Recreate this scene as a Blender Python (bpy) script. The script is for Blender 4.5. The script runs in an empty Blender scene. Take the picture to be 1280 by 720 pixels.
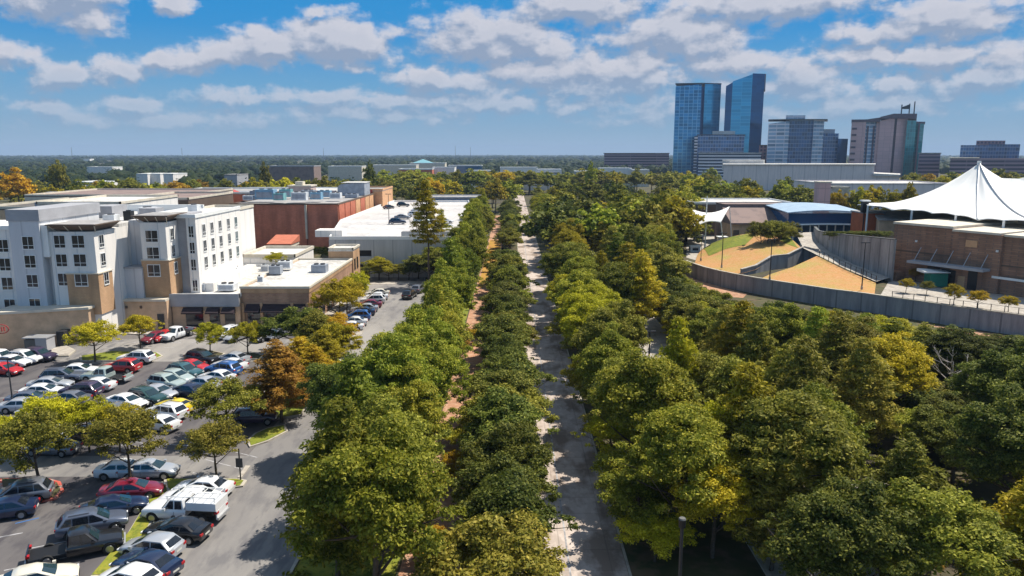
import bpy, bmesh, math, random
import numpy as np
from mathutils import Vector, Matrix
from mathutils.geometry import delaunay_2d_cdt
random.seed(7)
S = bpy.context.scene
COL = S.collection
PI = math.pi
# ------------------------------------------------------------------ camera model
F = 930.0; PITCH = math.atan(168/930.0); CP = math.cos(PITCH); SP = math.sin(PITCH); CH = 27.0
def ray(x, y):
    u = (x-640)/F; v = (y-360)/F
    return (u, CP-v*SP, -SP-v*CP)
def P(x, y, z=0.0):
    r = ray(x, y); t = (z-CH)/r[2]
    return Vector((r[0]*t, r[1]*t, z))
def PY(x, y, Y):
    r = ray(x, y); t = Y/r[1]
    return Vector((r[0]*t, Y, CH+r[2]*t))
def PX(p):
    d = p[1]*CP+(CH-p[2])*SP
    return (640+F*p[0]/d, 360+F*((CH-p[2])*CP-p[1]*SP)/d)

# ------------------------------------------------------------------ materials
def nmat(name):
    m = bpy.data.materials.new(name); m.use_nodes = True
    nt = m.node_tree; b = nt.nodes['Principled BSDF']
    return m, nt, b
def rgba(c): return (c[0], c[1], c[2], 1)
def plain(name, col, rough=0.7, metal=0.0, spec=0.4, noise=0.12, scale=0.6, bump=0.0, coat=0.0):
    m, nt, b = nmat(name)
    b.inputs['Roughness'].default_value = rough; b.inputs['Metallic'].default_value = metal
    b.inputs['Specular IOR Level'].default_value = spec
    b.inputs['Coat Weight'].default_value = coat
    if noise > 0:
        tc = nt.nodes.new('ShaderNodeTexCoord'); n = nt.nodes.new('ShaderNodeTexNoise')
        n.inputs['Scale'].default_value = scale; n.inputs['Detail'].default_value = 6; n.inputs['Roughness'].default_value = 0.65
        mx = nt.nodes.new('ShaderNodeMix'); mx.data_type = 'RGBA'
        mx.inputs[6].default_value = rgba([c*(1-noise) for c in col]); mx.inputs[7].default_value = rgba([min(1, c*(1+noise)) for c in col])
        r = nt.nodes.new('ShaderNodeMapRange'); r.inputs[1].default_value = 0.35; r.inputs[2].default_value = 0.65
        nt.links.new(tc.outputs['Object'], n.inputs['Vector']); nt.links.new(n.outputs['Fac'], r.inputs[0])
        nt.links.new(r.outputs[0], mx.inputs[0]); nt.links.new(mx.outputs[2], b.inputs['Base Color'])
        if bump:
            bp = nt.nodes.new('ShaderNodeBump'); bp.inputs['Strength'].default_value = bump; bp.inputs['Distance'].default_value = 0.05
            nt.links.new(n.outputs['Fac'], bp.inputs['Height']); nt.links.new(bp.outputs[0], b.inputs['Normal'])
    else:
        b.inputs['Base Color'].default_value = rgba(col)
    return m
def mixmat(name, cols, scales, rough=0.85, detail=8, contrast=0.12, streak=None):
    """layers of noise, each blending one more colour in"""
    m, nt, b = nmat(name); b.inputs['Roughness'].default_value = rough
    b.inputs['Specular IOR Level'].default_value = 0.25
    geo = nt.nodes.new('ShaderNodeNewGeometry')
    prev = None
    for i, (c, s) in enumerate(zip(cols[1:], scales)):
        n = nt.nodes.new('ShaderNodeTexNoise'); n.inputs['Scale'].default_value = s
        n.inputs['Detail'].default_value = detail; n.inputs['Roughness'].default_value = 0.6
        v = geo.outputs['Position']
        if streak:
            mp = nt.nodes.new('ShaderNodeMapping'); mp.inputs['Scale'].default_value = streak
            mp.inputs['Location'].default_value = (13.1*i, 7.7*i, 0)
            nt.links.new(v, mp.inputs['Vector']); v = mp.outputs[0]
        nt.links.new(v, n.inputs['Vector'])
        r = nt.nodes.new('ShaderNodeMapRange'); r.inputs[1].default_value = 0.5-contrast/2+0.04; r.inputs[2].default_value = 0.5+contrast/2+0.04
        nt.links.new(n.outputs['Fac'], r.inputs[0])
        mx = nt.nodes.new('ShaderNodeMix'); mx.data_type = 'RGBA'
        if prev is None: mx.inputs[6].default_value = rgba(cols[0])
        else: nt.links.new(prev, mx.inputs[6])
        mx.inputs[7].default_value = rgba(c)
        nt.links.new(r.outputs[0], mx.inputs[0]); prev = mx.outputs[2]
    nt.links.new(prev, b.inputs['Base Color'])
    return m
def gridmat(name, col, line, sx, sz, w, rough=0.15, metal=0.0, spec=0.5, var=0.25, lw=None):
    """curtain wall / panel grid measured in metres on any vertical face"""
    m, nt, b = nmat(name); N = nt.nodes; L = nt.links
    b.inputs['Roughness'].default_value = rough; b.inputs['Metallic'].default_value = metal
    b.inputs['Specular IOR Level'].default_value = spec
    tc = N.new('ShaderNodeTexCoord'); sep = N.new('ShaderNodeSeparateXYZ'); L.new(tc.outputs['Object'], sep.inputs[0])
    add = N.new('ShaderNodeMath'); add.operation = 'ADD'
    L.new(sep.outputs[0], add.inputs[0]); L.new(sep.outputs[1], add.inputs[1])
    def lines(sock, step, wd):
        d = N.new('ShaderNodeMath'); d.operation = 'DIVIDE'; L.new(sock, d.inputs[0]); d.inputs[1].default_value = step
        f = N.new('ShaderNodeMath'); f.operation = 'FRACT'; L.new(d.outputs[0], f.inputs[0])
        l = N.new('ShaderNodeMath'); l.operation = 'LESS_THAN'; L.new(f.outputs[0], l.inputs[0]); l.inputs[1].default_value = wd
        fl = N.new('ShaderNodeMath'); fl.operation = 'FLOOR'; L.new(d.outputs[0], fl.inputs[0])
        return l.outputs[0], fl.outputs[0]
    a, fa = lines(add.outputs[0], sx, (lw or w)/sx); c, fc = lines(sep.outputs[2], sz, w/sz)
    mxm = N.new('ShaderNodeMath'); mxm.operation = 'MAXIMUM'; L.new(a, mxm.inputs[0]); L.new(c, mxm.inputs[1])
    cv = N.new('ShaderNodeCombineXYZ'); L.new(fa, cv.inputs[0]); L.new(fc, cv.inputs[1])
    wn = N.new('ShaderNodeTexWhiteNoise'); wn.noise_dimensions = '3D'; L.new(cv.outputs[0], wn.inputs['Vector'])
    vr = N.new('ShaderNodeMix'); vr.data_type = 'RGBA'
    vr.inputs[6].default_value = rgba([x*(1-var) for x in col]); vr.inputs[7].default_value = rgba([min(1, x*(1+var)) for x in col])
    L.new(wn.outputs['Value'], vr.inputs[0])
    fin = N.new('ShaderNodeMix'); fin.data_type = 'RGBA'; L.new(mxm.outputs[0], fin.inputs[0])
    L.new(vr.outputs[2], fin.inputs[6]); fin.inputs[7].default_value = rgba(line)
    L.new(fin.outputs[2], b.inputs['Base Color'])
    return m
def brickmat(name, c1, c2, mortar, sc=1.0, rough=0.9, bw=0.5, rh=0.2, ms=0.02):
    m, nt, b = nmat(name); N = nt.nodes; L = nt.links
    b.inputs['Roughness'].default_value = rough; b.inputs['Specular IOR Level'].default_value = 0.2
    tc = N.new('ShaderNodeTexCoord'); sep = N.new('ShaderNodeSeparateXYZ'); L.new(tc.outputs['Object'], sep.inputs[0])
    add = N.new('ShaderNodeMath'); add.operation = 'ADD'; L.new(sep.outputs[0], add.inputs[0]); L.new(sep.outputs[1], add.inputs[1])
    cv = N.new('ShaderNodeCombineXYZ'); L.new(add.outputs[0], cv.inputs[0]); L.new(sep.outputs[2], cv.inputs[1])
    br = N.new('ShaderNodeTexBrick'); L.new(cv.outputs[0], br.inputs['Vector'])
    br.inputs['Color1'].default_value = rgba(c1); br.inputs['Color2'].default_value = rgba(c2); br.inputs['Mortar'].default_value = rgba(mortar)
    br.inputs['Scale'].default_value = sc; br.inputs['Brick Width'].default_value = bw; br.inputs['Row Height'].default_value = rh; br.inputs['Mortar Size'].default_value = ms
    n = N.new('ShaderNodeTexNoise'); n.inputs['Scale'].default_value = 0.5; n.inputs['Detail'].default_value = 7
    mp = N.new('ShaderNodeMapping'); mp.inputs['Scale'].default_value = (1, 1, 0.25); L.new(tc.outputs['Object'], mp.inputs[0]); L.new(mp.outputs[0], n.inputs['Vector'])
    mr = N.new('ShaderNodeMapRange'); mr.inputs[1].default_value = .3; mr.inputs[2].default_value = .7; mr.inputs[3].default_value = .75; mr.inputs[4].default_value = 1.2
    L.new(n.outputs['Fac'], mr.inputs[0])
    mu = N.new('ShaderNodeVectorMath'); mu.operation = 'SCALE'; L.new(br.outputs['Color'], mu.inputs[0]); L.new(mr.outputs[0], mu.inputs['Scale'])
    L.new(mu.outputs[0], b.inputs['Base Color'])
    return m
def streakwall(name, c1, c2, joint, step=1.6, rough=0.85):
    """cast concrete with vertical joints and rain streaks"""
    m, nt, b = nmat(name); N = nt.nodes; L = nt.links
    b.inputs['Roughness'].default_value = rough; b.inputs['Specular IOR Level'].default_value = 0.2
    tc = N.new('ShaderNodeNewGeometry'); mp = N.new('ShaderNodeMapping'); mp.inputs['Scale'].default_value = (1, 1, 0.12)
    L.new(tc.outputs['Position'], mp.inputs[0])
    n = N.new('ShaderNodeTexNoise'); n.inputs['Scale'].default_value = .7; n.inputs['Detail'].default_value = 8; n.inputs['Roughness'].default_value = .7
    L.new(mp.outputs[0], n.inputs['Vector'])
    mr = N.new('ShaderNodeMapRange'); mr.inputs[1].default_value = .38; mr.inputs[2].default_value = .62; L.new(n.outputs['Fac'], mr.inputs[0])
    mx = N.new('ShaderNodeMix'); mx.data_type = 'RGBA'; mx.inputs[6].default_value = rgba(c1); mx.inputs[7].default_value = rgba(c2); L.new(mr.outputs[0], mx.inputs[0])
    sep = N.new('ShaderNodeSeparateXYZ'); L.new(tc.outputs['Position'], sep.inputs[0])
    d0 = N.new('ShaderNodeMath'); d0.operation = 'SUBTRACT'; L.new(sep.outputs[1], d0.inputs[0]); L.new(sep.outputs[0], d0.inputs[1])
    d = N.new('ShaderNodeMath'); d.operation = 'DIVIDE'; L.new(d0.outputs[0], d.inputs[0]); d.inputs[1].default_value = step
    f = N.new('ShaderNodeMath'); f.operation = 'FRACT'; L.new(d.outputs[0], f.inputs[0])
    l = N.new('ShaderNodeMath'); l.operation = 'LESS_THAN'; L.new(f.outputs[0], l.inputs[0]); l.inputs[1].default_value = 0.06
    m2 = N.new('ShaderNodeMix'); m2.data_type = 'RGBA'; L.new(l.outputs[0], m2.inputs[0]); L.new(mx.outputs[2], m2.inputs[6]); m2.inputs[7].default_value = rgba(joint)
    L.new(m2.outputs[2], b.inputs['Base Color'])
    return m
def foliage(name, a, b_, c_):
    """leaf material: per-leaf, per-clump and per-tree variation between three leaf colours"""
    m = bpy.data.materials.new(name); m.use_nodes = True; nt = m.node_tree; N = nt.nodes; L = nt.links
    b = N['Principled BSDF']; out = N['Material Output']
    geo = N.new('ShaderNodeNewGeometry'); oi = N.new('ShaderNodeObjectInfo'); tc = N.new('ShaderNodeTexCoord')
    no = N.new('ShaderNodeTexNoise'); no.inputs['Scale'].default_value = 0.45; no.inputs['Detail'].default_value = 2
    L.new(tc.outputs['Object'], no.inputs['Vector'])
    r1 = N.new('ShaderNodeMapRange'); r1.inputs[1].default_value = .38; r1.inputs[2].default_value = .62; L.new(no.outputs['Fac'], r1.inputs[0])
    m1 = N.new('ShaderNodeMix'); m1.data_type = 'RGBA'; m1.inputs[6].default_value = rgba(a); m1.inputs[7].default_value = rgba(b_); L.new(r1.outputs[0], m1.inputs[0])
    p = N.new('ShaderNodeMath'); p.operation = 'POWER'; L.new(geo.outputs['Random Per Island'], p.inputs[0]); p.inputs[1].default_value = 2.6
    m2 = N.new('ShaderNodeMix'); m2.data_type = 'RGBA'; L.new(p.outputs[0], m2.inputs[0]); L.new(m1.outputs[2], m2.inputs[6]); m2.inputs[7].default_value = rgba(c_)
    hs = N.new('ShaderNodeHueSaturation'); L.new(m2.outputs[2], hs.inputs['Color'])
    rh = N.new('ShaderNodeMapRange'); rh.inputs[3].default_value = .482; rh.inputs[4].default_value = .515; L.new(oi.outputs['Random'], rh.inputs[0]); L.new(rh.outputs[0], hs.inputs['Hue'])
    rv = N.new('ShaderNodeMapRange'); rv.inputs[3].default_value = .70; rv.inputs[4].default_value = 1.38
    w = N.new('ShaderNodeTexWhiteNoise'); w.noise_dimensions = '1D'; L.new(oi.outputs['Random'], w.inputs['W']); L.new(w.outputs['Value'], rv.inputs[0]); L.new(rv.outputs[0], hs.inputs['Value'])
    L.new(hs.outputs[0], b.inputs['Base Color']); b.inputs['Roughness'].default_value = .6; b.inputs['Specular IOR Level'].default_value = .14
    tr = N.new('ShaderNodeBsdfTranslucent'); L.new(hs.outputs[0], tr.inputs['Color'])
    ms = N.new('ShaderNodeMixShader'); ms.inputs[0].default_value = .36
    L.new(b.outputs[0], ms.inputs[1]); L.new(tr.outputs[0], ms.inputs[2]); L.new(ms.outputs[0], out.inputs['Surface'])
    return m

M = {}
M['leaf_green'] = foliage('leaf_green', (.10, .135, .010), (.20, .22, .014), (.52, .49, .06))
M['leaf_olive'] = foliage('leaf_olive', (.105, .115, .012), (.19, .19, .018), (.46, .41, .07))
M['leaf_dark'] = foliage('leaf_dark', (.042, .064, .010), (.095, .115, .014), (.28, .28, .05))
M['leaf_yellow'] = foliage('leaf_yellow', (.21, .20, .008), (.35, .31, .010), (.66, .56, .04))
M['leaf_gold'] = foliage('leaf_gold', (.30, .19, .010), (.44, .29, .012), (.60, .45, .03))
M['leaf_rust'] = foliage('leaf_rust', (.20, .10, .018), (.31, .16, .020), (.44, .27, .05))
M['leaf_far'] = foliage('leaf_far', (.014, .032, .016), (.026, .048, .018), (.055, .075, .02))
M['leaf_pine'] = foliage('leaf_pine', (.10, .145, .010), (.19, .225, .014), (.48, .48, .06))
M['bark'] = plain('bark', (.09, .065, .045), .9, scale=4, noise=.35)
M['dead_wood'] = plain('dead_wood', (.42, .38, .35), .9, scale=3)
M['asphalt'] = mixmat('asphalt', [(.095, .088, .092), (.13, .12, .118), (.068, .063, .07), (.17, .155, .148)], [.12, .7, .045], streak=(1, .35, 1))
M['lane_asphalt'] = mixmat('lane_asphalt', [(.20, .19, .185), (.25, .235, .22), (.155, .148, .15), (.30, .28, .26)], [.15, .8, .06], streak=(1, .3, 1))
M['paint_white'] = mixmat('paint_white', [(.42, .41, .42), (.20, .2, .21)], [1.1])
M['paint_blue'] = mixmat('paint_blue', [(.05, .14, .34), (.08, .09, .14)], [1.1])
M['paint_yellow'] = plain('paint_yellow', (.6, .62, .03), .6)
M['kerb'] = mixmat('kerb', [(.46, .42, .35), (.33, .30, .26)], [.8])
M['kerb_red'] = mixmat('kerb_red', [(.50, .10, .07), (.42, .30, .26)], [.8])
M['concrete'] = mixmat('concrete', [(.42, .38, .33), (.33, .30, .27), (.50, .46, .41)], [.3, 1.7])
M['road'] = mixmat('road', [(.50, .42, .37), (.40, .34, .30), (.57, .49, .44), (.26, .20, .16)], [.25, 1.6, .35], streak=(1, .5, 1))
def add_joints(m, step, strength):
    nt = m.node_tree; N = nt.nodes; L = nt.links; b = N['Principled BSDF']; src = b.inputs['Base Color'].links[0].from_socket
    g = N.new('ShaderNodeNewGeometry'); br = N.new('ShaderNodeTexBrick'); L.new(g.outputs['Position'], br.inputs['Vector'])
    br.inputs['Scale'].default_value = 1; br.inputs['Brick Width'].default_value = step; br.inputs['Row Height'].default_value = step*.8; br.inputs['Mortar Size'].default_value = .05; br.offset = 0
    br.inputs['Color1'].default_value = (1, 1, 1, 1); br.inputs['Color2'].default_value = (.86, .85, .84, 1); br.inputs['Mortar'].default_value = (strength, strength, strength, 1)
    mx = N.new('ShaderNodeMix'); mx.data_type = 'RGBA'; mx.blend_type = 'MULTIPLY'; mx.inputs[0].default_value = 1
    L.new(src, mx.inputs[6]); L.new(br.outputs['Color'], mx.inputs[7]); L.new(mx.outputs[2], b.inputs['Base Color'])
M['ground'] = mixmat('ground', [(.075, .075, .03), (.05, .06, .022), (.13, .095, .055), (.06, .05, .03)], [.12, .5, .05])
M['dirt'] = mixmat('dirt', [(.42, .22, .13), (.30, .155, .095), (.48, .30, .20)], [.35, 1.5])
M['lawn'] = mixmat('lawn', [(.17, .20, .02), (.27, .25, .03), (.11, .14, .02), (.20, .22, .025)], [.25, 1.3, 5])
M['golden_grass'] = mixmat('golden_grass', [(.40, .24, .03), (.30, .20, .03), (.42, .18, .07)], [.3, 1.5])
M['dry_lawn'] = mixmat('dry_lawn', [(.46, .225, .075), (.38, .185, .055), (.30, .27, .05), (.50, .29, .14)], [1.2, .13, 3.5], contrast=.2)
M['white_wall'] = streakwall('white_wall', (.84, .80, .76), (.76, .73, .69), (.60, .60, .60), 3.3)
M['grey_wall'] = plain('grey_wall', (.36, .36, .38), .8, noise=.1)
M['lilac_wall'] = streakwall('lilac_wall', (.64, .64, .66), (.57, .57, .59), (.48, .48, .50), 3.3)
M['tan_wall'] = brickmat('tan_wall', (.52, .33, .19), (.47, .29, .165), (.42, .27, .17))
M['tan_stucco'] = plain('tan_stucco', (.62, .42, .27), .85, noise=.15)
M['cream_trim'] = plain('cream_trim', (.62, .56, .46), .8)
M['brown_trim'] = plain('brown_trim', (.13, .09, .065), .7)
M['roof_white'] = mixmat('roof_white', [(.64, .625, .60), (.54, .52, .49), (.44, .42, .39), (.70, .69, .67)], [.2, .09, 1.1], contrast=.16)
M['roof_grey'] = mixmat('roof_grey', [(.34, .33, .33), (.26, .25, .25), (.45, .43, .41)], [.15, .6])
M['roof_dark'] = mixmat('roof_dark', [(.10, .095, .09), (.16, .14, .13)], [.3])
M['roof_brown'] = mixmat('roof_brown', [(.26, .19, .17), (.20, .15, .14)], [.3])
M['red_brick'] = brickmat('red_brick', (.66, .23, .14), (.58, .20, .12), (.48, .20, .14), sc=.55)
M['rust_panel'] = plain('rust_panel', (.48, .15, .085), .85)
M['sand_panel'] = plain('sand_panel', (.60, .34, .18), .85)
M['shop_brick'] = brickmat('shop_brick', (.42, .25, .155), (.33, .19, .125), (.34, .24, .18), sc=.8)
M['stage_brick'] = brickmat('stage_brick', (.36, .20, .125), (.26, .145, .098), (.21, .14, .11), sc=.6)
M['garage_wall'] = streakwall('garage_wall', (.56, .55, .54), (.46, .455, .45), (.38, .38, .38), 4.2)
M['deck'] = mixmat('deck', [(.55, .53, .52), (.45, .43, .43), (.62, .60, .58)], [.15, .7])
M['bowl_wall'] = streakwall('bowl_wall', (.42, .39, .37), (.22, .205, .20), (.15, .14, .14), 3)
M['ret_wall'] = streakwall('ret_wall', (.33, .325, .33), (.20, .20, .215), (.17, .17, .18), 6)
M['glass_dark'] = plain('glass_dark', (.012, .016, .024), .08, spec=.8, noise=0)
M['glass_teal'] = plain('glass_teal', (.02, .07, .08), .08, spec=.9, noise=0)
M['glass_blue'] = plain('glass_blue', (.02, .10, .22), .1, spec=.8, noise=0)
M['black'] = plain('black', (.012, .012, .014), .5, noise=0)
M['dark_metal'] = plain('dark_metal', (.035, .035, .04), .5, noise=0)
M['pole_grey'] = plain('pole_grey', (.12, .12, .115), .6)
M['metal'] = plain('metal', (.45, .46, .48), .45, metal=.5, noise=.1)
M['white_paint'] = plain('white_paint', (.78, .78, .76), .5, noise=.05)
M['hvac_blue'] = plain('hvac_blue', (.20, .36, .50), .5, noise=.2)
M['hvac_teal'] = plain('hvac_teal', (.18, .40, .42), .5, noise=.2)
M['hvac_white'] = plain('hvac_white', (.66, .68, .70), .5, noise=.15)
M['hvac_grey'] = plain('hvac_grey', (.30, .33, .38), .5, noise=.2)
M['pink_wall'] = plain('pink_wall', (.52, .40, .36), .8)
M['awning'] = plain('awning', (.03, .018, .022), .8)
M['tent'] = plain('tent', (.80, .79, .76), .7, noise=.05, scale=.12)
M['tyre'] = plain('tyre', (.018, .018, .018), .9, noise=0)
M['rim'] = plain('rim', (.35, .36, .38), .3, metal=.8, noise=0)
M['lamp_white'] = plain('lamp_white', (.75, .76, .78), .2, noise=0)
M['lamp_red'] = plain('lamp_red', (.40, .012, .015), .25, noise=0)
M['plate'] = plain('plate', (.6, .6, .55), .5, noise=0)
M['teal_roof'] = plain('teal_roof', (.20, .42, .48), .4)
M['green_sheet'] = plain('green_sheet', (.01, .16, .11), .6)
M['orange_wall'] = plain('orange_wall', (.50, .13, .05), .8)
M['solar_red'] = plain('solar_red', (.40, .06, .05), .7)
# district materials
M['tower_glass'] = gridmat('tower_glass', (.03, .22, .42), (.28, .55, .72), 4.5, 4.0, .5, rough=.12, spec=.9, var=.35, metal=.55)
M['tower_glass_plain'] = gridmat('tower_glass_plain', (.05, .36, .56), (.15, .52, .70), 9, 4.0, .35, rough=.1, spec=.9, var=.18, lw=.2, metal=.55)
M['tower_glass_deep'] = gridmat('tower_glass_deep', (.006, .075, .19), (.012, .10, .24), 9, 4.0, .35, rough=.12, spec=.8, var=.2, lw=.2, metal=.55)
M['tower_edge'] = plain('tower_edge', (.05, .055, .075), .4)
M['office_glass'] = gridmat('office_glass', (.015, .07, .19), (.26, .32, .46), 3, 4.2, .6, rough=.15, spec=.8, var=.5, lw=.25)
M['office_pale'] = gridmat('office_pale', (.22, .33, .46), (.74, .72, .78), 5, 4.2, 1.3, rough=.3, spec=.5, var=.35, lw=.3)
M['office_band'] = gridmat('office_band', (.025, .035, .07), (.78, .75, .78), 50, 3.4, 1.5, rough=.35, var=.3, lw=.01)
M['office_purple'] = gridmat('office_purple', (.07, .05, .08), (.34, .22, .25), 40, 4, 1.9, rough=.5, var=.4, lw=.5)
M['office_brick'] = gridmat('office_brick', (.07, .045, .07), (.42, .20, .19), 4, 4, 1.8, rough=.5, var=.4, lw=1.6)
M['mauve_stone'] = gridmat('mauve_stone', (.66, .42, .41), (.50, .32, .32), 6, 4.2, .25, rough=.6, var=.06)
M['mauve_dark'] = plain('mauve_dark', (.12, .09, .11), .6)
M['green_glass'] = gridmat('green_glass', (.01, .20, .21), (.04, .30, .32), 4, 4.2, .5, rough=.1, spec=.9, var=.3)
M['pale_concrete'] = streakwall('pale_concrete', (.82, .72, .69), (.70, .62, .60), (.60, .53, .52), 9)

add_joints(M['road'], 3.3, .75); add_joints(M['concrete'], 2.4, .7); add_joints(M['roof_white'], 5.5, .72); add_joints(M['deck'], 8.5, .7); add_joints(M['roof_grey'], 4.5, .7)
PAINT = {}
for n, c in dict(white=(.72, .73, .75), cream=(.66, .62, .52), silver=(.42, .44, .48), grey=(.16, .17, .20), slate=(.10, .12, .17), black=(.010, .010, .013),
                 navy=(.012, .022, .06), blue=(.03, .12, .36), red=(.45, .015, .02), maroon=(.19, .012, .03), yellow=(.72, .55, .02),
                 mint=(.42, .50, .48), teal=(.035, .10, .12), purple=(.045, .03, .07), tan=(.35, .27, .19), dgreen=(.02, .06, .06)).items():
    PAINT[n] = plain('car_paint_'+n, c, .28, metal=.25 if n in ('silver', 'grey', 'slate', 'mint', 'tan') else 0, noise=.03, coat=.9)

# ------------------------------------------------------------------ object helpers
WLOC = {}
def settag(o, label=None, cat=None, group=None, kind=None):
    if label: o['label'] = label
    if cat: o['category'] = cat
    if group: o['group'] = group
    if kind: o['kind'] = kind
    return o
def thing(name, label, cat, loc=(0, 0, 0), group=None, rz=0):
    o = bpy.data.objects.new(name, None); COL.objects.link(o); o.location = loc; o.rotation_euler = (0, 0, rz)
    o.empty_display_size = .3
    WLOC[o.name] = Vector(loc)
    return settag(o, label, cat, group)
class MB:
    def __init__(s): s.v = []; s.f = []; s.sm = False
    def box(s, x0, x1, y0, y1, z0, z1):
        i = len(s.v)
        s.v += [(x0, y0, z0), (x1, y0, z0), (x1, y1, z0), (x0, y1, z0), (x0, y0, z1), (x1, y0, z1), (x1, y1, z1), (x0, y1, z1)]
        s.f += [(i, i+3, i+2, i+1), (i+4, i+5, i+6, i+7), (i, i+1, i+5, i+4), (i+1, i+2, i+6, i+5), (i+2, i+3, i+7, i+6), (i+3, i, i+4, i+7)]
        return s
    def obox(s, c, ux, L, W, z0, z1):
        """box centred at c=(x,y), long axis direction ux, length L, width W"""
        ux = Vector(ux).normalized(); uy = Vector((-ux.y, ux.x)); c = Vector(c)
        pts = [c-ux*L/2-uy*W/2, c+ux*L/2-uy*W/2, c+ux*L/2+uy*W/2, c-ux*L/2+uy*W/2]
        return s.prism([(p.x, p.y) for p in pts], z0, z1)
    def prism(s, poly, z0, z1, ztop=None):
        a = sum(poly[k][0]*poly[(k+1) % len(poly)][1]-poly[(k+1) % len(poly)][0]*poly[k][1] for k in range(len(poly)))
        if a < 0:
            poly = poly[::-1]
            if ztop: ztop = ztop[::-1]
        n = len(poly); i = len(s.v)
        s.v += [(p[0], p[1], z0) for p in poly] + [(p[0], p[1], (ztop[k] if ztop else z1)) for k, p in enumerate(poly)]
        s.f.append(tuple(range(i+n-1, i-1, -1))); s.f.append(tuple(range(i+n, i+2*n)))
        for k in range(n): s.f.append((i+k, i+(k+1) % n, i+n+(k+1) % n, i+n+k))
        return s
    def tube(s, p0, p1, r0, r1=None, n=8, cap=True):
        r1 = r0 if r1 is None else r1
        p0 = Vector(p0); p1 = Vector(p1); d = (p1-p0).normalized()
        a = d.orthogonal().normalized(); b = d.cross(a); i = len(s.v)
        for p, r in ((p0, r0), (p1, r1)):
            for k in range(n):
                t = 2*PI*k/n; s.v.append(tuple(p+a*math.cos(t)*r+b*math.sin(t)*r))
        for k in range(n): s.f.append((i+k, i+(k+1) % n, i+n+(k+1) % n, i+n+k))
        if cap: s.f.append(tuple(range(i+n-1, i-1, -1))); s.f.append(tuple(range(i+n, i+2*n)))
        return s
    def poly(s, pts, th=0.0):
        i = len(s.v); s.v += [tuple(p) for p in pts]; n = len(pts); s.f.append(tuple(range(i, i+n)))
        if th:
            nn = (Vector(pts[1])-Vector(pts[0])).cross(Vector(pts[2])-Vector(pts[1])).normalized()*-th
            s.v += [tuple(Vector(p)+nn) for p in pts]; s.f.append(tuple(range(i+2*n-1, i+n-1, -1)))
            for k in range(n): s.f.append((i+k, i+n+k, i+n+(k+1) % n, i+(k+1) % n))
        return s
    def xf(s, mat):
        s.v = [tuple(mat @ Vector(p)) for p in s.v]; return s
    def mesh(s, name, mat, smooth=False):
        me = bpy.data.meshes.new(name); me.from_pydata(s.v, [], s.f)
        if mat: me.materials.append(mat)
        if smooth:
            bm = bmesh.new(); bm.from_mesh(me); bmesh.ops.recalc_face_normals(bm, faces=bm.faces)
            for f in bm.faces: f.smooth = True
            for e in bm.edges:
                if len(e.link_faces) == 2 and e.calc_face_angle(0) > math.radians(38): e.smooth = False
            bm.to_mesh(me); bm.free()
        return me
    def build(s, name, mat, parent=None, smooth=False, loc=None):
        """verts are world coordinates (or relative to loc)"""
        if parent is not None:
            w = WLOC[parent.name]
            s.v = [(p[0]-w.x, p[1]-w.y, p[2]-w.z) for p in s.v]
        o = bpy.data.objects.new(name, s.mesh(name, mat, smooth)); COL.objects.link(o)
        if parent is not None:
            o.parent = parent; WLOC[o.name] = WLOC[parent.name].copy()
        else: WLOC[o.name] = Vector((0, 0, 0))
        return o
def link_mesh(name, me, parent, loc=(0, 0, 0), rz=0):
    o = bpy.data.objects.new(name, me); COL.objects.link(o); o.parent = parent; o.location = loc; o.rotation_euler = (0, 0, rz)
    WLOC[o.name] = WLOC[parent.name]+Vector(loc)
    return o
def copy_tree(o, parent=None, mats=None):
    c = o.copy(); COL.objects.link(c)
    if parent is not None: c.parent = parent
    if mats and o.type == 'MESH':
        b = o.name.split('.')[0]
        if b in mats:
            c.material_slots[0].link = 'OBJECT'; c.material_slots[0].material = mats[b]
    for ch in list(o.children): copy_tree(ch, c, mats)
    return c
def recolour(o, mats):
    if o.type == 'MESH':
        b = o.name.split('.')[0]
        if b in mats: o.material_slots[0].link = 'OBJECT'; o.material_slots[0].material = mats[b]
    for ch in o.children: recolour(ch, mats)
def struct(o): return settag(o, kind='structure')
def sheet(name, pts, z, mat, sub=None):
    m = MB(); m.poly([(p[0], p[1], z) for p in pts]); return m.build(name, mat)

# ------------------------------------------------------------------ camera, world, sun
cam = bpy.data.cameras.new('camera'); co = bpy.data.objects.new('camera', cam); COL.objects.link(co)
co.location = (0, 0, CH); co.rotation_euler = (PI/2-PITCH, 0, 0)
cam.sensor_width = 36; cam.lens = 36*F/1280; cam.clip_end = 30000; cam.clip_start = .5
S.camera = co
SUN_EL = math.radians(59); SUN_AZ = math.radians(30)      # azimuth measured from +X towards +Y
sd = Vector((math.cos(SUN_EL)*math.cos(SUN_AZ), math.cos(SUN_EL)*math.sin(SUN_AZ), math.sin(SUN_EL)))
sun = bpy.data.lights.new('sun', 'SUN'); sun.energy = 5.0; sun.angle = math.radians(.5); sun.color = (1, .93, .81)
so = bpy.data.objects.new('sun', sun); COL.objects.link(so); so.rotation_euler = sd.to_track_quat('Z', 'Y').to_euler(); so.location = (60, 0, 200)
S.view_settings.view_transform = 'Standard'; S.view_settings.look = 'None'; S.view_settings.gamma = 1; S.view_settings.exposure = 0.4
S.cycles.use_adaptive_sampling = True; S.cycles.max_bounces = 5; S.cycles.diffuse_bounces = 2; S.cycles.glossy_bounces = 2
S.cycles.transmission_bounces = 2; S.cycles.volume_bounces = 0; S.cycles.transparent_max_bounces = 4

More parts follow.
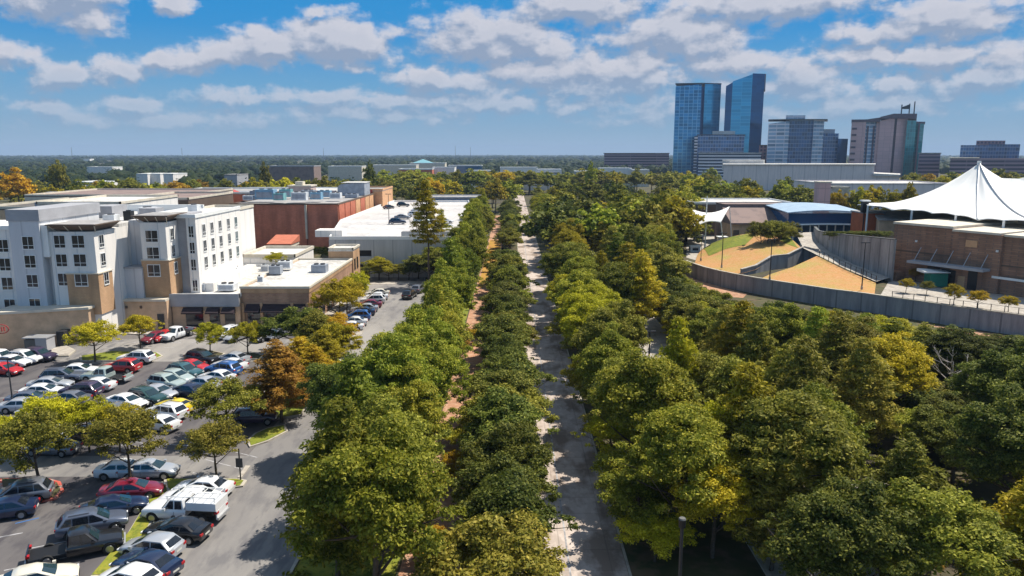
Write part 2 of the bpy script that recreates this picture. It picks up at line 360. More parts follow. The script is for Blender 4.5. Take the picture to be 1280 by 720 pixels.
W = bpy.data.worlds.new('World'); S.world = W; W.use_nodes = True
def build_world():
    nt = W.node_tree; N = nt.nodes; L = nt.links
    bg = N['Background']; bg.inputs['Strength'].default_value = .80
    sky = N.new('ShaderNodeTexSky'); sky.sky_type = 'NISHITA'; sky.sun_disc = False
    sky.sun_elevation = SUN_EL; sky.sun_rotation = PI/2-SUN_AZ
    sky.altitude = 0; sky.air_density = 1.0; sky.dust_density = .9; sky.ozone_density = 3.0
    # density group -----------------------------------------------------
    g = bpy.data.node_groups.new('cloud_density', 'ShaderNodeTree')
    g.interface.new_socket('P', in_out='INPUT', socket_type='NodeSocketVector')
    g.interface.new_socket('D', in_out='OUTPUT', socket_type='NodeSocketFloat')
    gn = g.nodes; gl = g.links; gi = gn.new('NodeGroupInput'); go = gn.new('NodeGroupOutput')
    def m(op, a, b=None, c=None):
        n = gn.new('ShaderNodeMath'); n.operation = op
        for i, x in enumerate((a, b, c)):
            if x is None: continue
            if isinstance(x, (int, float)): n.inputs[i].default_value = x
            else: gl.new(x, n.inputs[i])
        return n.outputs[0]
    sep = gn.new('ShaderNodeSeparateXYZ'); gl.new(gi.outputs[0], sep.inputs[0])
    X0, Y0 = sep.outputs[0], sep.outputs[1]        # azimuth, elevation in degrees
    # domain warp so that the outlines billow
    wn = gn.new('ShaderNodeTexNoise'); wn.inputs['Scale'].default_value = .55; wn.inputs['Detail'].default_value = 4; wn.noise_dimensions = '2D'; wn.inputs['Roughness'].default_value = .6
    gl.new(gi.outputs[0], wn.inputs['Vector'])
    sc = gn.new('ShaderNodeSeparateColor'); gl.new(wn.outputs['Color'], sc.inputs[0])
    Xw = m('ADD', X0, m('MULTIPLY', m('SUBTRACT', sc.outputs[0], .5), 2.6))
    Yw = m('ADD', Y0, m('MULTIPLY', m('SUBTRACT', sc.outputs[1], .5), 1.3))
    blobs = [(80, -2, 78, 34, 1.0), (210, 2, 26, 11, .8), (397, 16, 22, 7, .5), (0, 70, 45, 16, .6), (425, 52, 75, 30, 1.0), (335, 60, 60, 24, .95), (270, 70, 55, 18, .9),
             (75, 95, 48, 16, .85), (150, 90, 42, 14, .8), (210, 80, 40, 12, .6), (615, 46, 100, 34, .95), (545, 100, 66, 16, .85), (300, 122, 80, 9, .6), (395, 120, 60, 10, .6), (50, 134, 36, 8, .6), (160, 132, 60, 8, .5),
             (730, 8, 90, 26, 1.0), (850, 45, 110, 34, .95), (960, 4, 150, 20, 1.0), (690, 92, 100, 34, .9), (790, 95, 90, 26, .85), (905, 78, 66, 18, .85), (480, 125, 70, 10, .5),
             (1010, 95, 70, 20, .8), (1185, 24, 105, 24, .95), (1110, 40, 80, 14, .8), (1200, 72, 100, 18, .85), (1230, 98, 70, 16, .8), (1140, 102, 70, 16, .7), (1060, 70, 60, 14, .6),
             (600, 130, 120, 14, .7), (880, 140, 150, 14, .6), (200, 150, 160, 12, .45), (460, 145, 140, 12, .5), (1100, 130, 140, 16, .6), (690, 60, 60, 20, .6), (900, 110, 90, 16, .6), (740, 130, 120, 12, .6), (1020, 120, 90, 12, .6), (-80, 110, 60, 20, .6), (1360, 60, 70, 30, .9)]
    cpw = gn.new('ShaderNodeCombineXYZ'); gl.new(Xw, cpw.inputs[0]); gl.new(Yw, cpw.inputs[1]); PW = cpw.outputs[0]
    acc = None
    for (px, py, rx, ry, k) in blobs:
        if px > 600: k *= .86; rx *= .93
        r = ray(px, py); az = math.degrees(math.atan2(r[0], r[1])); el = math.degrees(math.atan2(r[2], math.hypot(r[0], r[1])))
        kx = 56.0/F*1.0
        ax = max(.4, math.degrees(rx/F)*math.cos(math.radians(az))**2); ay = max(.3, math.degrees(ry/F))
        v1 = gn.new('ShaderNodeVectorMath'); v1.operation = 'MULTIPLY_ADD'; gl.new(PW, v1.inputs[0])
        v1.inputs[1].default_value = (1/ax, 1/ay, 0); v1.inputs[2].default_value = (-az/ax, -el/ay, 0)
        v2 = gn.new('ShaderNodeVectorMath'); v2.operation = 'LENGTH'; gl.new(v1.outputs[0], v2.inputs[0])
        d = m('MULTIPLY_ADD', v2.outputs['Value'], -k, k)
        acc = d if acc is None else m('SMOOTH_MAX', acc, d, .25)
    flo = gn.new('ShaderNodeMapRange'); flo.inputs[1].default_value = 13; flo.inputs[2].default_value = 24; flo.inputs[3].default_value = -.9; flo.inputs[4].default_value = .05; gl.new(Y0, flo.inputs[0])  # cloud cover added over the unseen upper sky to whiten the ambient light
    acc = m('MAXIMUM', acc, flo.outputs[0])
    n1 = gn.new('ShaderNodeTexNoise'); n1.inputs['Scale'].default_value = .75; n1.inputs['Detail'].default_value = 7; n1.noise_dimensions = '2D'; n1.inputs['Roughness'].default_value = .58
    mp = gn.new('ShaderNodeMapping'); mp.inputs['Scale'].default_value = (.50, .95, 1); gl.new(gi.outputs[0], mp.inputs[0]); gl.new(mp.outputs[0], n1.inputs['Vector'])
    vo = gn.new('ShaderNodeTexVoronoi'); vo.voronoi_dimensions = '2D'; vo.feature = 'SMOOTH_F1'; vo.inputs['Scale'].default_value = 1.1; vo.inputs['Smoothness'].default_value = .6
    cmb = gn.new('ShaderNodeCombineXYZ'); gl.new(Xw, cmb.inputs[0]); gl.new(Yw, cmb.inputs[1])
    mp2 = gn.new('ShaderNodeMapping'); mp2.inputs['Scale'].default_value = (.62, 1.0, 1); gl.new(cmb.outputs[0], mp2.inputs[0]); gl.new(mp2.outputs[0], vo.inputs['Vector'])
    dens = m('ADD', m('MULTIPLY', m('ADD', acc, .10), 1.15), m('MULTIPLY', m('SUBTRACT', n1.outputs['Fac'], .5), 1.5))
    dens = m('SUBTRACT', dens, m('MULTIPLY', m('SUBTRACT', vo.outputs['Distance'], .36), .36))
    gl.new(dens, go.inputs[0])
    # ---- main tree
    def M_(op, a, b=None):
        n = N.new('ShaderNodeMath'); n.operation = op
        for i, x in enumerate((a, b)):
            if x is None: continue
            if isinstance(x, (int, float)): n.inputs[i].default_value = x
            else: L.new(x, n.inputs[i])
        return n.outputs[0]
    tc = N.new('ShaderNodeTexCoord'); s2 = N.new('ShaderNodeSeparateXYZ'); L.new(tc.outputs['Generated'], s2.inputs[0])
    az = M_('MULTIPLY', M_('ARCTAN2', s2.outputs[0], s2.outputs[1]), 57.2958)
    el = M_('MULTIPLY', M_('ARCSINE', s2.outputs[2]), 57.2958)
    cv = N.new('ShaderNodeCombineXYZ'); L.new(az, cv.inputs[0]); L.new(el, cv.inputs[1])
    off = N.new('ShaderNodeVectorMath'); off.operation = 'ADD'; L.new(cv.outputs[0], off.inputs[0]); off.inputs[1].default_value = (.35, .75, 0)
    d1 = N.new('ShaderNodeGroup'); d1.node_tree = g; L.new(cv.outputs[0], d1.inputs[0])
    d2 = N.new('ShaderNodeGroup'); d2.node_tree = g; L.new(off.outputs[0], d2.inputs[0])
    def mr(sock, a, b, c=0.0, d=1.0, smooth=False):
        n = N.new('ShaderNodeMapRange'); n.inputs[1].default_value = a; n.inputs[2].default_value = b; n.inputs[3].default_value = c; n.inputs[4].default_value = d
        if smooth: n.interpolation_type = 'SMOOTHSTEP'
        L.new(sock, n.inputs[0]); return n.outputs[0]
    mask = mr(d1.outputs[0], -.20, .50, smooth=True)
    lit = mr(M_('SUBTRACT', d1.outputs[0], d2.outputs[0]), -.22, .34)
    thick = mr(d1.outputs[0], .2, .9, 1.0, .75)
    lit = M_('MULTIPLY', lit, thick)
    cc = N.new('ShaderNodeMix'); cc.data_type = 'RGBA'; L.new(lit, cc.inputs[0])
    cc.inputs[6].default_value = (.29, .355, .48, 1); cc.inputs[7].default_value = (.66, .65, .70, 1)
    # sky colour
    sk = N.new('ShaderNodeVectorMath'); sk.operation = 'SCALE'; L.new(sky.outputs[0], sk.inputs[0]); sk.inputs['Scale'].default_value = .085
    hs = N.new('ShaderNodeHueSaturation'); L.new(sk.outputs[0], hs.inputs['Color']); hs.inputs['Hue'].default_value = .475; hs.inputs['Saturation'].default_value = 1.25; hs.inputs['Value'].default_value = 1.0
    # the low sky is paler and greyer blue than the zenith
    rp = N.new('ShaderNodeValToRGB'); L.new(mr(el, 0, 14), rp.inputs[0]); e = rp.color_ramp.elements
    e[0].position = 0; e[0].color = (.33, .46, .60, 1); e[1].position = 1; e[1].color = (.0, .25, .63, 1)
    x = e.new(.12); x.color = (.24, .40, .57, 1)
    x = e.new(.35); x.color = (.13, .35, .60, 1)
    x = e.new(.62); x.color = (.03, .27, .62, 1)
    sm = N.new('ShaderNodeMix'); sm.data_type = 'RGBA'; L.new(mr(el, 10, 40, .95, .25), sm.inputs[0]); L.new(hs.outputs[0], sm.inputs[6]); L.new(rp.outputs[0], sm.inputs[7])
    # thinner clouds near the horizon: they sink into the haze of the sky
    fade = mr(el, 1.0, 6.0, .25, 1.0)
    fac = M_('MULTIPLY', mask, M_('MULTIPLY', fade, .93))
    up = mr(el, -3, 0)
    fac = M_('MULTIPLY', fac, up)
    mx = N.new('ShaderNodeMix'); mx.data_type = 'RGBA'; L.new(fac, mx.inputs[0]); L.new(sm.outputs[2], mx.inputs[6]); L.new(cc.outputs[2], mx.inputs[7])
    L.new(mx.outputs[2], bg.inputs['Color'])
    W.cycles.sampling_method = 'MANUAL'; W.cycles.sample_map_resolution = 512
build_world()
#@@SETTING
# ================================================================== SETTING
def big_ground():
    n = 24; r = [0, 60, 150, 300, 600, 1200, 2500, 5000, 9000, 14000]
    m = MB(); m.v.append((0, 0, 0))
    for q in r[1:]:
        for k in range(n*2): t = 2*PI*k/(n*2); m.v.append((q*math.cos(t), q*math.sin(t), 0))
    N2 = n*2
    for k in range(N2): m.f.append((0, 1+k, 1+(k+1) % N2))
    for j in range(len(r)-2):
        for k in range(N2):
            a = 1+j*N2; b = a+N2
            m.f.append((a+k, b+k, b+(k+1) % N2, a+(k+1) % N2))
    struct(m.build('ground', M['ground']))
big_ground()
struct(sheet('parking_lot', [(-110, 20), (-24, 20), (-24, 114), (-110, 114)], .004, M['asphalt']))
struct(sheet('service_lane', [(-24, 20), (-14.6, 20), (-14.6, 118), (-19.5, 164), (-33, 164), (-31.8, 114), (-24, 100)], .008, M['lane_asphalt']))
def strip(name, x0, x1, y0, y1, z, mat): return struct(sheet(name, [(x0, y0), (x1, y0), (x1, y1), (x0, y1)], z, mat))
strip('cross_aisle', -110, -24, P(0, 596).y, P(0, 570).y, .008, M['lane_asphalt'])
struct(sheet('shop_front_aisle', [(-110, P(0, 452).y), (-24, P(0, 452).y), (-24, P(0, 424).y), (-110, P(0, 424).y)], .008, M['lane_asphalt']))
strip('road', 1.8, 7.6, 20, 520, .004, M['road'])
strip('dirt_path', -7.4, -3.0, 20, 330, .004, M['dirt'])
strip('promenade', 16.8, 23.5, 20, 230, .004, M['concrete'])
for i, y in enumerate([47, 66, 82, 101, 124, 146, 160, 166, 172, 178, 184, 190]):
    strip('crossing_path', -3.2, 1.72, y, y+(2.2 if i % 2 else 3), .008, M['concrete'])
struct(sheet('paved_clearing', [(26.5, 50), (33, 50), (33, 58), (27, 58)], .006, M['concrete']))
strip('golden_grass', -7.0, -3.4, 150, 235, .006, M['golden_grass'])
strip('verge_grass', -14.3, -7.6, 20, 150, .004, M['lawn'])
def kerb_line(pts, w=.22, h=.13, mat='kerb', name='kerb'):
    m = MB()
    for a, b in zip(pts[:-1], pts[1:]):
        a = Vector(a[:2]); b = Vector(b[:2]); d = (b-a); L_ = d.length
        if L_ < .01: continue
        m.obox((a+b)/2, d, L_+w*.6, w, 0, h)
    return struct(m.build(name, M[mat]))
for x in (1.7, 7.7): kerb_line([(x, 20), (x, 330)], .16, .1)
kerb_line([(-14.45, 20), (-14.45, 117.5), (-19.4, 163.5)])
struct(MB().box(3.75, 3.87, 20, 300, 0.0, .014).build('road_edge_line', M['paint_white']))
# right hand kerb of the promenade
for x in (16.65, 23.65): kerb_line([(x, 20), (x, 225)], .3)

# planted islands in the car park: a kerbed rim with grass inside
_isl = [0]
def island(pts, gmat='lawn', kmat='kerb'):
    _isl[0] += 1; dz = .006*_isl[0]
    pts = [Vector((p[0], p[1])) for p in pts]; c = sum(pts, Vector((0, 0)))/len(pts)
    struct(MB().prism([tuple(p) for p in pts], 0, .13+dz).build('island_kerb', M[kmat]))
    inn = [c+(p-c)*(1-.28/max(.6, (p-c).length)) for p in pts]
    struct(MB().prism([tuple(p) for p in inn], .05, .16+dz).build('island_grass', M[gmat]))
def ell(cx, cy, rx, ry, n=16, rot=0):
    return [(cx+rx*math.cos(2*PI*k/n)*math.cos(rot)-ry*math.sin(2*PI*k/n)*math.sin(rot), cy+rx*math.cos(2*PI*k/n)*math.sin(rot)+ry*math.sin(2*PI*k/n)*math.cos(rot)) for k in range(n)]
px = lambda l: [P(a, b) for a, b in l]
island(px([(112, 724), (152, 724), (190, 655), (212, 618), (208, 604), (196, 604), (188, 622), (160, 668)]))
island(px([(206, 612), (212, 618), (285, 612), (304, 609), (309, 602), (300, 600), (205, 600)]))
island(px([(308, 553), (312, 560), (335, 553), (360, 540), (357, 532), (335, 536), (318, 543)]))
island(px([(375, 518), (395, 500), (418, 470), (427, 452), (418, 444), (400, 440), (372, 448), (330, 490), (322, 515), (345, 522)]))
island(px([(345, 525), (378, 520), (384, 508), (340, 510)]))
island(px([(0, 625), (45, 630), (70, 625), (80, 614), (76, 604), (60, 600), (0, 600)]), 'ground', 'kerb_red')
island(px([(100, 452), (190, 452), (204, 446), (198, 442), (140, 440), (100, 446)]))
island(px([(250, 448), (275, 448), (282, 443), (262, 439), (246, 443)]), 'ground')
island(px([(300, 450), (325, 450), (330, 446), (318, 442), (300, 444)]), 'ground')
island(px([(58, 447), (86, 446), (95, 439), (82, 433), (64, 437)]), 'concrete')
struct(MB().prism([tuple(p[:2]) for p in px([(426, 428), (452, 419), (454, 414), (440, 412), (424, 418)])], 0, .13).build('pavement', M['concrete']))
struct(MB().prism([tuple(p[:2]) for p in px([(466, 443), (487, 443), (503, 415), (486, 415)])], 0, .05).build('pavement', M['concrete']))
struct(MB().prism([tuple(p[:2]) for p in px([(297, 598), (302, 598), (313, 583), (307, 583)])], 0, .10).build('crosswalk_ramp', M['concrete']))
struct(MB().prism([(-60, 109.6), (-32, 109.6), (-30.2, 112), (-30.2, 146), (-32.5, 146), (-32.5, 113.9), (-60, 113.9)], 0, .14).build('pavement', M['concrete']))
struct(MB().box(-31, -18.5, 153.5, 157.5, 0, .06).build('pavement', M['concrete']))
# painted stall lines --------------------------------------------------
RA = math.radians
def stall_lines():
    m = MB()
    def line(cx, cy, ang, L_=5.0, w=.11): m.obox((cx, cy), (math.cos(ang), math.sin(ang)), L_, w, .006, .014)
    for k in range(9): line(-25.2+0, 43.5+k*2.75-1.0, RA(-27))       # right of long island
    for k in range(7): line(-31.2, 43.2+k*2.8, RA(27))
    for k in range(15):
        y = 66.5+k*2.75
        line(-50.2, y, RA(-8)); line(-55.2, y, RA(8))
        if k < 12: line(-36.9, y+1, RA(-22)); line(-41.8, y+1, RA(22))
    for k in range(14): line(-24.3, 108+k*2.8, RA(-6), 4.6)
    for k in range(9): line(-54+k*2.8, 107.0, RA(72), 5)
    for k in range(4): line(-35+k*2.8, 66+k*.4, RA(-8), 4.4)
    return struct(m.build('stall_lines', M['paint_white']))
stall_lines()
m = MB()
a, b = P(20, 641), P(34, 651)
for k in range(4): m.obox((a.x+(b.x-a.x)*k/3, a.y+(b.y-a.y)*k/3), (1, .7), 1.5, .16, .006, .014)
struct(m.build('blue_access_marking', M['paint_blue']))
struct(MB().obox(P(8, 670)[:2], (1, .5), 2.0, .14, .006, .014).build('stall_line', M['paint_white']))

# terrace and lawns by the pavilion ------------------------------------
WALL_PX = [(857, 327), (868, 331), (880, 335), (900, 340), (920, 344), (945, 348.5), (970, 352.5), (1000, 357), (1040, 363), (1080, 368), (1115, 373), (1150, 378), (1190, 384), (1235, 390), (1280, 396), (1330, 402)]
WALL = [P(a, b, 3.0) for a, b in WALL_PX]
ter = [tuple(p[:2]) for p in WALL]+[(170, 80), (200, 330), (40, 330), (38, 178)]
struct(MB().prism([(p[0]+.1, p[1]+.1) for p in ter], 0, 2.85).build('terrace', M['ground']))
def terrain(name, boundary, inner, mat, base=None):
    pts = boundary+inner; co2 = [Vector((p[0], p[1])) for p in pts]
    nb = len(boundary)
    v, e, f, ov, oe, of = delaunay_2d_cdt(co2, [(k, (k+1) % nb) for k in range(nb)], [], 1, 1e-4)
    zs = []
    for k, q in enumerate(v):
        src = ov[k]
        if src: zs.append(pts[src[0]][2])
        else: zs.append(min(((Vector((p[0], p[1]))-q).length, p[2]) for p in pts)[1])
    me = bpy.data.meshes.new(name); me.from_pydata([(q.x, q.y, z) for q, z in zip(v, zs)], [], [tuple(x) for x in f])
    bm = bmesh.new(); bm.from_mesh(me); bmesh.ops.recalc_face_normals(bm, faces=bm.faces)
    for q in bm.faces:
        q.smooth = True
        if q.normal.z < 0: q.normal_flip()
    bm.to_mesh(me); bm.free()
    me.materials.append(mat); o = bpy.data.objects.new(name, me); COL.objects.link(o); return struct(o)
wl = [P(a, b, 3.05) for a, b in [(868, 330.5), (880, 334.5), (900, 339.5), (920, 343.5)]]
crest = [P(a, b, z) for a, b, z in [(927, 342, 3.3), (945, 337, 3.7), (965, 324.5, 5), (985, 322.5, 5), (1003, 312, 6.2), (1000, 308, 6.6), (990, 299, 7.6), (980, 291.5, 8.2), (962, 290, 8.6), (945, 290.5, 8.4), (925, 293.5, 7.6), (905, 298, 6.2), (890, 304, 5), (878, 311, 3.8), (872, 318, 3.2)]]
terrain('lawn', wl+crest, [P(900, 318, 4.3), P(930, 310, 5.9), P(950, 302, 6.9), P(960, 312, 6.1), P(915, 330, 3.6), P(890, 325, 3.5)], M['dry_lawn'])
from mathutils.bvhtree import BVHTree
def drape(name, base_obj, pts2, mat, lift=.05, step=.8):
    me = base_obj.data; bvh = BVHTree.FromPolygons([v.co.copy() for v in me.vertices], [tuple(p.vertices) for p in me.polygons])
    pts2 = [Vector((p[0], p[1])) for p in pts2]; bd = []
    for k in range(len(pts2)):
        a_, b_ = pts2[k], pts2[(k+1) % len(pts2)]; n_ = max(1, int((b_-a_).length/step)); bd += [a_.lerp(b_, j/n_) for j in range(n_)]
    nb = len(bd); xs = [p.x for p in bd]; ys = [p.y for p in bd]; inn = []
    x_ = min(xs)
    while x_ < max(xs):
        y_ = min(ys)
        while y_ < max(ys): inn.append(Vector((x_, y_))); y_ += step
        x_ += step
    v, e, f, *_ = delaunay_2d_cdt(bd+inn, [], [list(range(nb))], 1, 1e-4)
    vv = []
    for q in v:
        hit = bvh.ray_cast(Vector((q.x, q.y, 60)), Vector((0, 0, -1)))[0]; vv.append((q.x, q.y, (hit.z if hit else -1)+lift))
    f = [tuple(t) for t in f if all(vv[i][2] > 0 for i in t)]
    me = bpy.data.meshes.new(name); me.from_pydata(vv, [], f); me.materials.append(mat); o = bpy.data.objects.new(name, me); COL.objects.link(o); return struct(o)
lawn_o = [o for o in bpy.data.objects if o.name.startswith('lawn')][0]
drape('green_lawn_patch', lawn_o, [P(a, b, z) for a, b, z in [(886, 318, 4.0), (912, 310, 5.4), (932, 302, 6.9), (944, 292, 8.2), (926, 294, 7.5), (905, 298.6, 6.15), (890, 304.4, 4.95), (880, 311, 4.0)]], M['lawn'])
drape('green_lawn_patch', lawn_o, [P(a, b, z) for a, b, z in [(975, 300, 7.4), (998, 309, 6.6), (990, 299.5, 7.55), (981, 292.5, 8.1), (972, 291.5, 8.4)]], M['lawn'])
lawn2 = [P(a, b, z) for a, b, z in [(950, 348.6, 3.05), (1000, 356.5, 3.05), (1040, 362.6, 3.05), (1093, 369, 3.05), (1095, 353, 3.2), (1060, 339, 4.2), (1022, 319.5, 5.75), (990, 334, 4.3), (962, 343, 3.4)]]
terrain('lawn', lawn2, [P(1010, 335, 4.4), P(1050, 348, 3.7)], M['dry_lawn'])
path = [P(a, b, z) for a, b, z in [(994, 291, 8.2), (1018, 290, 8.2), (1021, 300, 7.3), (1035, 313, 6.2), (1065, 329, 5.0), (1113, 347, 3.6), (1095, 352, 3.4), (1060, 337, 4.5), (1024, 320, 5.8), (1004, 310, 6.7), (999, 300, 7.5)]]
terrain('path', path, [], M['concrete'])
pl = [tuple(p[:2]) for p in [P(a, b, 2.86) for a, b in [(1100, 370), (1150, 376), (1235, 388), (1330, 399), (1330, 376), (1230, 366), (1160, 352), (1112, 350)]]]
struct(sheet('plaza', pl, 2.88, M['concrete']))
struct(sheet('plaza', [tuple(p[:2]) for p in [P(a, b, 2.9) for a, b in [(858, 322), (872, 326), (884, 308), (905, 297), (925, 290), (925, 280), (858, 284)]]], 2.9, M['concrete']))
struct(sheet('dirt_bank', [(38, 178), (36.5, 158), (37.5, 146), (41, 140), (44, 139), (46, 143), (44, 148), (40.6, 158), (39, 170)], .01, M['dirt']))
struct(sheet('dirt_bank', [(66, 117.5), (68, 112), (76, 100), (90, 92), (92, 100), (80, 104)], .012, M['dirt']))

def wall_run(name, label, pts, zb, zt, th, mat, cap=None, capm='kerb', cat='wall'):
    """wall following a line of points; zb, zt may be lists"""
    n = len(pts); zb = zb if isinstance(zb, list) else [zb]*n; zt = zt if isinstance(zt, list) else [zt]*n
    t = thing(name, label, cat, (pts[0][0], pts[0][1], zb[0]))
    P2 = [Vector((p[0], p[1])) for p in pts]
    nr = []
    for k in range(n):
        d = (P2[min(n-1, k+1)]-P2[max(0, k-1)]).normalized(); nr.append(Vector((-d.y, d.x)))
    def loft(o0, o1, lo, hi):
        m = MB()
        for k in range(n):
            a = P2[k]+nr[k]*o0; b = P2[k]+nr[k]*o1
            m.v += [(a.x, a.y, lo[k]), (b.x, b.y, lo[k]), (b.x, b.y, hi[k]), (a.x, a.y, hi[k])]
        for k in range(n-1):
            i = 4*k
            for q in range(4): m.f.append((i+q, i+4+q, i+4+(q+1) % 4, i+(q+1) % 4))
        m.f.append((3, 2, 1, 0)); i = 4*(n-1); m.f.append((i, i+1, i+2, i+3)); return m
    loft(0, th, zb, zt).build('wall_body', mat, t)
    if cap: loft(-cap, th+cap, [z+.002 for z in zt], [z+.18 for z in zt]).build('coping', M[capm], t)
    return t
wall_run('retaining_wall', 'long curved grey concrete retaining wall below the lawns and plaza', WALL, 0, 3.1, .4, M['ret_wall'], .06)
bowl_b = [P(a, b, z) for a, b, z in [(1017, 290, 8.2), (1021, 300.5, 7.3), (1036, 313.5, 6.2), (1066, 329.5, 5.0), (1114, 347.5, 3.6)]]
bow_t = []
for q, (tx, ty) in zip(bowl_b, [(1017, 284), (1023, 289), (1038, 292), (1070, 295), (1114, 300)]):
    bow_t.append(PY(tx, ty, q.y).z)
print('bowl top', bow_t)
wall_run('amphitheatre_wall', 'tall stained concrete curved wall beside the pale rising path', bowl_b, [b.z-1.5 for b in bowl_b], [min(z, 12.5) for z in bow_t], .5, M['bowl_wall'], .05, 'pole_grey')
zz = [P(a, b, z) for a, b, z in [(927, 343, 3.1), (945, 338, 3.5), (965, 326, 4.8), (985, 324, 4.8), (1005, 314, 5.9), (1022, 318, 5.6)]]
wall_run('stepped_wall', 'low zigzag grey wall with pale coping between the two dry lawns', zz, [z.z-2.2 for z in zz], [z.z+.95 for z in zz], .35, M['ret_wall'], .1, 'concrete')
rail = [P(a, b, z) for a, b, z in [(1024, 320, 5.8), (1040, 327.5, 5.2), (1060, 337, 4.5), (1078, 345, 3.95), (1095, 352.5, 3.4)]]
t = thing('path_railing', 'black post railing along the lower edge of the pale curved path', 'railing', rail[0])
for k in range(12):
    f = k/11*(len(rail)-1); i = min(len(rail)-2, int(f)); q = rail[i].lerp(rail[i+1], f-i)
    MB().box(q.x-.05, q.x+.05, q.y-.05, q.y+.05, q.z-.2, q.z+1.2).build('post', M['black'], t)
m = MB()
for a, b in zip(rail[:-1], rail[1:]):
    for dz in (1.15, .6): m.tube(a+Vector((0, 0, dz)), b+Vector((0, 0, dz)), .025)
m.build('rail', M['black'], t)
wr = WALL[10:16]
t = thing('plaza_railing', 'dark fence on top of the retaining wall in front of the small plaza trees', 'railing', wr[0])
m = MB()
for a, b in zip(wr[:-1], wr[1:]):
    for dz in (.35, 1.2): m.tube(a+Vector((.1, .2, dz)), b+Vector((.1, .2, dz)), .03)
m.build('rail', M['dark_metal'], t)
for k in range(14):
    f = k/13*(len(wr)-1); i = min(len(wr)-2, int(f)); q = wr[i].lerp(wr[i+1], f-i)
    MB().box(q.x+.06, q.x+.14, q.y+.16, q.y+.24, 3.1, 4.25).build('post', M['dark_metal'], t)

# ================================================================== BUILDING PARTS
_wm = {}
def window_meshes(w, h, key):
    if key in _wm: return _wm[key]
    fr = MB(); t = .09
    fr.box(-w/2, w/2, -.06, .02, h/2-t, h/2); fr.box(-w/2, w/2, -.09, .02, -h/2-.05, -h/2+t)
    fr.box(-w/2, -w/2+t, -.055, .02, -h/2+t, h/2-t); fr.box(w/2-t, w/2, -.055, .02, -h/2+t, h/2-t)
    fr.box(-.03, .03, -.05, .02, -h/2+t, h/2-t); fr.box(-w/2+t, w/2-t, -.045, .02, -h/2+h*.30-.03, -h/2+h*.30+.03)
    pn = MB(); pn.box(-w/2+.03, w/2-.03, -.025, .015, -h/2+.03, h/2-.03)
    _wm[key] = (fr.mesh('window', M['white_paint'] if not key.startswith('dark') else M['dark_metal']), pn.mesh('pane', M['glass_teal'] if 'teal' in key else M['glass_dark'])); return _wm[key]
def window(root, x, y, z, rz=0, w=1.7, h=1.9, style='white'):
    a, b = window_meshes(w, h, '%s%.2f_%.2f' % (style, w, h)); r = WLOC[root.name]
    o = link_mesh('window', a, root, (x-r.x, y-r.y, z-r.z), rz); p = link_mesh('pane', b, o)
    return o
def flatroof(root, poly, z, par=.7, mat='roof_white', wallm='white_wall', trim='white_paint'):
    """roof sheet + parapet ring, as part roof"""
    MB().prism(poly, z-.3, z).build('roof', M[mat], root)
    n = len(poly); m = MB()
    for k in range(n):
        a = Vector(poly[k][:2]); b = Vector(poly[(k+1) % n][:2]); d = b-a
        m.obox((a+b)/2, d, d.length+.3, .3, z+.003, z+par)
    m.build('parapet', M[trim], root)
def simple_building(name, label, cat, poly, h, wall, roof='roof_white', trim='cream_trim', par=.6, z0=0, extra=None, group=None):
    c = Vector(poly[0][:2]); t = thing(name, label, cat, (c.x, c.y, z0), group)
    MB().prism(poly, z0, z0+h-.3).build('wall', M[wall], t)
    flatroof(t, poly, z0+h, par, roof, wall, trim)
    return t
def R(x0, x1, y0, y1): return [(x0, y0), (x1, y0), (x1, y1), (x0, y1)]
def strip_windows(t, x0, x1, y, zs, h=1.6, mat='glass_dark', side=None):
    for z in zs:
        if side is None: MB().box(x0, x1, y-.06, y+.05, z-h/2, z+h/2).build('window', M[mat], t)
        else: MB().box(side-.05, side+.06, x0, x1, z-h/2, z+h/2).build('window', M[mat], t)

